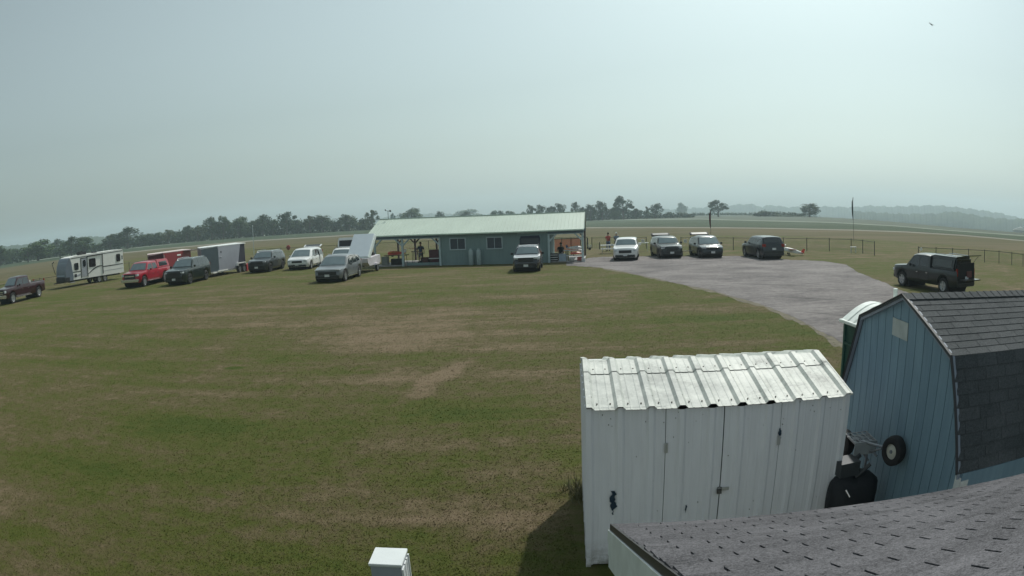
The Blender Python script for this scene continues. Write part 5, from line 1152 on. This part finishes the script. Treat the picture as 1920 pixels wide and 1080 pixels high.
OR_ = M('orange_red_film', (.62, .08, .05), .4); WF = M('white_film', (.75, .75, .74), .4); YF = M('yellow_film', (.75, .50, .12), .4); RF = M('red_film', (.45, .03, .05), .4); BF = M('blue_film', (.06, .09, .2), .4); DF = M('dark_film', (.04, .06, .05), .6)
q = gp(1487, 479); plane('red winged model aeroplane with a white nose standing on the grass beside the gravel', (q.x, q.y, .30), R(172), 2.2, OR_, WF, OR_, pitch=-.22)
q = at(1746, 46, 110); plane('tiny dark model aeroplane flying high at the upper right of the sky', tuple(q), R(20), 1.5, DF, DF, DF, roll=.4)
def table(label, pos, rz, L, W_, h, mat, leg=BLACK, bench=False, name='folding_table', grp=None):
    r = empty(name, pos, rz, label, 'table', grp); MB().box((0, 0, h-.02), (L, W_, .05)).build('tabletop', mat, r)
    for sx in (-1, 1):
        for sy in (-1, 1): MB().tube((sx*L*.42, sy*W_*.42, 0), (sx*L*.40, sy*W_*.36, h-.04), .02).build('leg', leg, r)
    if bench:
        for sy in (-1, 1): MB().box((0, sy*(W_/2+.35), .43), (L, .25, .04)).build('bench_seat', mat, r)
        for sx in (-1, 1): MB().box((sx*L*.4, 0, .38), (.05, W_+.9, .05)).build('crossbar', leg, r)
    return r
TW_ = M('table_white', (.62, .64, .64), .5); ALU = M('aluminium', (.5, .52, .54), .35, .6); WOODG = M('grey_wood', (.20, .19, .16), .85, 0, .2, 8); WOODB = M('brown_wood', (.16, .10, .06), .8, 0, .2, 8)
q = cw(-15.6, 1.2); table('wooden table with the yellow winged model aeroplane on it in the left open bay', (q.x, q.y, .08), CA, 1.9, .8, .8, WOODB)
q = cw(-15.6, 1.2, .98); plane('yellow and orange model aeroplane on the table in the left open bay', tuple(q), CA+R(185), 1.9, YF, OR_, WF, grp='model aeroplanes in the clubhouse')
q = cw(-14.3, 2.4); table('stand holding the red model aeroplane behind the white braced post', (q.x, q.y, .08), CA, .6, .5, 1.0, BLACK)
q = cw(-14.3, 2.4, 1.24); plane('red and white model aeroplane on a stand behind the braced post of the left bay', tuple(q), CA+R(100), 1.3, RF, BLACK, RF, grp='model aeroplanes in the clubhouse')
def crate(name, label, x, y, d, mat, z=.08, cat='box', lines=None, grp=None):
    q = cw(x, y, z); r = empty(name, tuple(q), CA, label, cat, grp); MB().box((0, 0, d[2]/2), d).build('body', mat, r, 0, .01)
    if lines:
        m_ = MB()
        for k in range(3): m_.box((0, -d[1]/2-.005, d[2]*(.2+.3*k)), (d[0]*.94, .012, d[2]*.07))
        m_.build('slat', lines, r)
    return r
CABR = M('dark_red_cabinet', (.10, .025, .035), .6)
crate('tool_cabinet', 'tall dark red cabinet standing against the clubhouse wall in the left bay', -12.35, 1.3, (.8, .6, 1.15), CABR, cat='cabinet')
crate('tool_chest', 'low dark red chest left of the tall dark red cabinet', -13.1, 1.0, (.6, .55, .55), M('brown_red_chest', (.08, .03, .03), .6), cat='chest')
crate('field_box', 'dark box full of gear on the floor left of the braced post', -15.5, 1.0, (.9, .5, .5), DARKIN); crate('field_box', 'grey tub on the floor at the far left of the left open bay', -16.5, .9, (.5, .4, .7), M('grey_tub', (.2, .22, .2), .6))
q = cw(-12.1, .35); table('small pale side table at the foot of the dark red cabinet', (q.x, q.y, .08), CA, .9, .4, .5, TW_)
q = cw(-13.35, .7); hw_ = empty('hand_truck', (q.x, q.y, .08), CA, 'small wheeled hand truck beside the dark red chest', 'cart'); MB().lathe([(.08, -.03), (.16, -.03), (.16, .03), (.08, .03)], (0, -.15, .16), 'Y', 16).build('wheel', TYRE, hw_); MB().path([(0, 0, .1), (.1, 0, .6), (.16, 0, 1.0)], .02).build('handle', BLACK, hw_)
crate('storage_bin', 'black shelf crate with pale slats in the left corner of the right bay', -2.35, .35, (.62, .4, .62), BLACK, lines=WF)
crate('storage_bin', 'blue white plastic bin next to the black slatted crate', -1.68, .3, (.55, .4, .55), M('pale_blue_bin', (.35, .42, .5), .5))
q = cw(-.85, 1.3); table('long white table crowded with model gear in the right open bay', (q.x, q.y, .08), CA, 1.6, .7, .78, TW_)
q = cw(-.75, .45); table('low white bench in front of the long table in the right open bay', (q.x, q.y, .08), CA, 1.4, .35, .42, TW_, TW_)
q = cw(-.65, .45, .62); plane('white model aeroplane with dark nose lying on the low bench of the right bay', tuple(q), CA+R(200), 1.2, WF, OR_, WF, grp='model aeroplanes in the clubhouse')
q = cw(-.8, 1.3, 1.0); plane('dark blue model aeroplane on the long table of the right bay', tuple(q), CA+R(10), 1.5, BF, WF, BF, grp='model aeroplanes in the clubhouse')
crate('cooler_box', 'small red cooler on the floor at the right corner post', -.35, .3, (.4, .3, .28), M('cooler_red', (.45, .1, .08), .5)); crate('storage_bin', 'white bin standing right at the foot of the corner post', -.05, -.22, (.28, .25, .30), TW_, 0)
crate('yellow_can', 'yellowish canister beside the seated person in the right bay', -1.35, .9, (.25, .25, .75), M('dull_yellow', (.4, .36, .2), .6), cat='canister')

# ---------------------------------------------------------------- fences
FM_ = M('fence_black_steel', (.03, .032, .034), .6); WIRE = M('fence_wire', (.09, .10, .10), .6, .3)
def fence(label, pts, h=1.1, grp='chain link fence runs along the runway', wire=True):
    P_ = [gp(*p) for p in pts]; r = empty('chain_link_fence', tuple(P_[0]), 0, label, 'fence', grp); o = P_[0]
    for p in P_: MB().tube(p-o, p-o+Vector((0, 0, h+.04)), .035, .035, 8).ball(p-o+Vector((0, 0, h+.05)), .045, 8, 4).build('post', FM_, r)
    for a, b in zip(P_, P_[1:]): MB().tube(a-o+Vector((0, 0, h)), b-o+Vector((0, 0, h)), .022, .022, 6).build('rail', FM_, r)
    if wire:
        m_ = MB()
        for a, b in zip(P_, P_[1:]):
            L = (b-a).length; n = int(L/.16); d = (b-a)/L; u = Vector((0, 0, 1)); k = .0022
            for i in range(n):
                for s_ in (0, 1):
                    p0 = a-o+d*(i*.16); p1 = p0+d*(h if s_ else -h)*.9
                    lo, hi = p0+u*.04, p1+u*(h-.04)
                    tmax = (b-a).dot(b-a); q0, q1 = (hi-(a-o)).dot(d), L
                    if q0 < 0: f_ = (p0-(a-o)).dot(d)/max(1e-6, (p0-p1).dot(d)); hi = lo.lerp(hi, f_)
                    if q0 > L: f_ = (L-(p0-(a-o)).dot(d))/max(1e-6, (p1-p0).dot(d)); hi = lo.lerp(hi, f_)
                    m_.add([lo-u*k*2, lo+u*k*2, hi+u*k*2, hi-u*k*2], [(0, 1, 2, 3)])
        m_.build('chain_mesh', WIRE, r)
    return r
fence('long dark chain link fence running behind the clubhouse from the thin white pole', [(477, 484.5), (527, 482), (577, 479.5), (633, 476.5), (690, 473.5), (747, 470.5), (804, 468), (861, 466), (918, 464.5), (975, 463), (1038, 462.5), (1101, 463.5)])
fence('dark chain link fence behind the two standing people, ending at the open gate', [(1110, 465.5), (1144, 465), (1178, 465.5), (1212, 466)])
fence('dark chain link fence from the open gate to the far corner past the red aeroplane', [(1277, 467), (1326, 467.5), (1375, 468.5), (1422, 469), (1469, 469.5), (1512.8, 470.5), (1555, 471), (1596, 472), (1617.7, 475), (1639.7, 479)])
fence('dark chain link fence at the right, behind the dark pickup with the raised canopy door', [(1722, 487), (1755, 488), (1786, 489.5), (1816, 490.5), (1845.8, 492), (1873, 494), (1897, 497), (1918, 500), (1945, 505)], .95)
fence('short chain link fence stub between the travel trailer and the red pickup', [(232, 512), (243, 510.5), (268, 507)])
fence('low dark fence rail behind the maroon pickup at the left edge', [(-20, 556), (28, 548), (75.5, 540), (122, 533)], .95)
def sign(px, py, D, s, label, rnd=False):
    q = at(px, py, D); r = empty('fence_sign', tuple(q), -math.atan2(q.x, q.y), label, 'sign', 'small white signs on the fences')
    if rnd: MB().lathe([(s/2, -.01), (s/2, .01)], axis='Y', n=20).build('plate', WF, r)
    else:
        MB().box((0, 0, 0), (s, .02, s)).build('plate', WF, r); MB().lathe([(s*.30, -.016), (s*.30, -.012)], axis='Y', n=18).build('emblem', M('sign_grey', (.3, .3, .3)), r); MB().lathe([(s*.19, -.022), (s*.19, -.017)], axis='Y', n=16).build('emblem', WF, r)
sign(1205.5, 452, 59.5, .30, 'white square sign on the fence left of the open gate'); sign(1285, 452, 57.5, .30, 'white square sign on the fence right of the open gate'); sign(1727, 467, 47.0, .24, 'white round sign at the start of the right hand fence', True)
q = gp(1124.4, 467.5); bo = empty('bollard', tuple(q), 0, 'short dark post standing alone in front of the fence left of the red shirted person', 'bollard'); MB().tube((0, 0, 0), (0, 0, .72), .05, .05, 8).build('post', FM_, bo)
q = gp(1101.7, 466.5); bo = empty('bollard', tuple(q), 0, 'tall dark post right beside the clubhouse corner', 'bollard'); MB().tube((0, 0, 0), (0, 0, 1.15), .07, .07, 8).build('post', FM_, bo)
# orange safety netting seen through the right bay
q0, q1 = at(1036, 462, 58), at(1089, 462, 57.5); z1 = at(1060, 447.5, 57.8).z; o_ = Vector((q0.x, q0.y, 0)); dv = Vector((q1.x-q0.x, q1.y-q0.y, 0)); nn_ = MB(); L = dv.length; d = dv/L
for i in range(int(L/.07)+1): p = d*(i*.07); nn_.add([p+Vector((0, 0, .35)), p+d*.028+Vector((0, 0, .35)), p+d*.028+Vector((0, 0, z1)), p+Vector((0, 0, z1))], [(0, 1, 2, 3)])
for i in range(int((z1-.35)/.07)+1): z = .35+i*.07; nn_.add([Vector((0, 0, z)), d*L+Vector((0, 0, z)), d*L+Vector((0, 0, z+.03)), Vector((0, 0, z+.03))], [(0, 1, 2, 3)])
nt_ = empty('safety_net', tuple(o_), 0, 'orange red safety netting stretched behind the right bay of the clubhouse', 'netting'); nn_.build('mesh', M('orange_net', (.62, .13, .10), .7), nt_)
MB().box((L/2*d.x, L/2*d.y, z1), (L, .05, .06), math.atan2(d.y, d.x)).build('top_rail', FM_, nt_)
for k in (0, .33, .66, 1): MB().tube(d*L*k, d*L*k+Vector((0, 0, z1+.1)), .03).build('post', FM_, nt_)

# ---------------------------------------------------------------- benches, tables, flags, small things
q = gp(1143, 475); table('white picnic table in front of the red shirted person at the fence', (q.x, q.y, 0), R(-8), 1.6, .6, .78, TW_, ALU, True, 'picnic_table')
q = gp(1204, 471); table('narrow white table by the fence just right of the white car', (q.x, q.y, 0), R(-12), 1.2, .5, .80, TW_, ALU)
q = gp(1466, 477); table('grey metal picnic table behind the dark blue car, beside the fence', (q.x, q.y, 0), R(60), 1.6, .6, .78, ALU, ALU, True, 'picnic_table')
q = gp(1600, 473.5); table('small white stand at the corner post of the far fence', (q.x, q.y, 0), R(-20), .55, .4, .5, TW_, TW_, name='stand')
q = gp(1291, 480); bn = empty('wooden_bench', (q.x, q.y, 0), R(-12), 'low weathered wooden bench between the two dark cars with raised hatches', 'bench'); MB().box((0, 0, .42), (1.2, .3, .05)).build('seat', WOODG, bn)
for s_ in (-.5, .5): MB().box((s_, 0, .2), (.08, .28, .4)).build('leg', WOODG, bn)
q = gp(1104, 468.5); fl = empty('flower_pot', (q.x+.1, q.y, 0), 0, 'white flowering plant at the foot of the tall post beside the clubhouse', 'plant'); MB().lathe([(.12, 0), (.16, .25)], n=12).build('pot', BLACK, fl); m_ = MB(); leaf_quads(m_, (0, 0, .42), .22, 60, .07, random.Random(3)); m_.build('blossoms', M('white_blossom', (.6, .62, .55)), fl)
def feather(px, pyb, pyt, D, col, label, w=.5, lean=0.0):
    b, t = gp(px, pyb), None; q = at(px, pyb+4, D); t = at(px+lean, pyt, D); h = t.z; r = empty('feather_flag', (q.x, q.y, 0), -math.atan2(q.x, q.y), label, 'flag', 'feather flags by the runway')
    MB().path([(0, 0, 0), (0, 0, h*.6), (.05, 0, h*.9), (.10, 0, h)], .022).build('pole', FM_, r)
    rows = []
    for i in range(11):
        k = i/10; z = h*(.46+.53*k); x0 = .0 if k < .8 else (k-.8)*.3; ww = w*(math.sin(math.pi*min(1, .12+.80*(1-k)))**.8)*(1 if k < .9 else .5)
        rows.append([(x0-ww*j/4, .07*math.sin(j*1.3+i*.7), z) for j in range(5)])
    f_ = MB().grid(rows); rows2 = [[(x, y+.008, z) for x, y, z in rr_] for rr_ in rows]; f_.grid(rows2); f_.build('banner', col, r, 80)
feather(1333, 446, 393, 72, M('banner_dark_red', (.12, .02, .035), .8), 'dark red feather flag on a thin pole behind the dark crossover', .17, -3)
feather(1600.5, 436, 369.5, 84, M('banner_black_green', (.03, .045, .045), .8), 'dark feather flag on a tall thin pole at the far right of the field', .18, 2)
p0 = at(476, 470, 80); tp = at(475, 423.5, 80); wp = empty('white_pole', (p0.x, p0.y, 0), 0, 'thin white pole standing behind the grey enclosed trailer', 'pole'); MB().tube((0, 0, 0), (0, 0, tp.z), .045, .035, 8).build('shaft', M('pole_white', (.5, .56, .58), .5), wp); MB().ball((0, 0, tp.z), .07).build('cap', M('pole_white', (.5, .56, .58)), wp)
q = gp(459.5, 508.5); rb = empty('fuel_cans', (q.x, q.y, 0), R(0), 'bright red fuel can and bag standing behind the grey enclosed trailer', 'fuel can'); MB().box((0, 0, .35), (.6, .4, .7)).build('can', M('bright_red_plastic', (.55, .05, .06), .45), rb, 30, .06); MB().box((-.1, -.25, .25), (.3, .1, .4)).build('label_panel', M('pinkish_white', (.6, .45, .45), .5), rb); MB().tube((-.2, 0, .75), (.2, 0, .75), .03).build('handle', BLACK, rb)
q = gp(613, 503); pk_ = empty('white_bag', (q.x, q.y, 0), 0, 'small pinkish white bag on the grass behind the white minivan', 'bag'); MB().ball((0, 0, .3), (.35, .25, .32), 12, 8).build('sack', M('pinkish_cloth', (.6, .48, .46), .8), pk_, 80)
q = gp(541, 470); rs_ = empty('red_fence_bag', (q.x, q.y, 0), 0, 'small red bag beside the fence behind the grey car and the minivan', 'bag'); MB().ball((0, 0, .5), (.35, .2, .4), 12, 8).build('sack', M('dull_red_cloth', (.3, .06, .06), .8), rs_, 80)
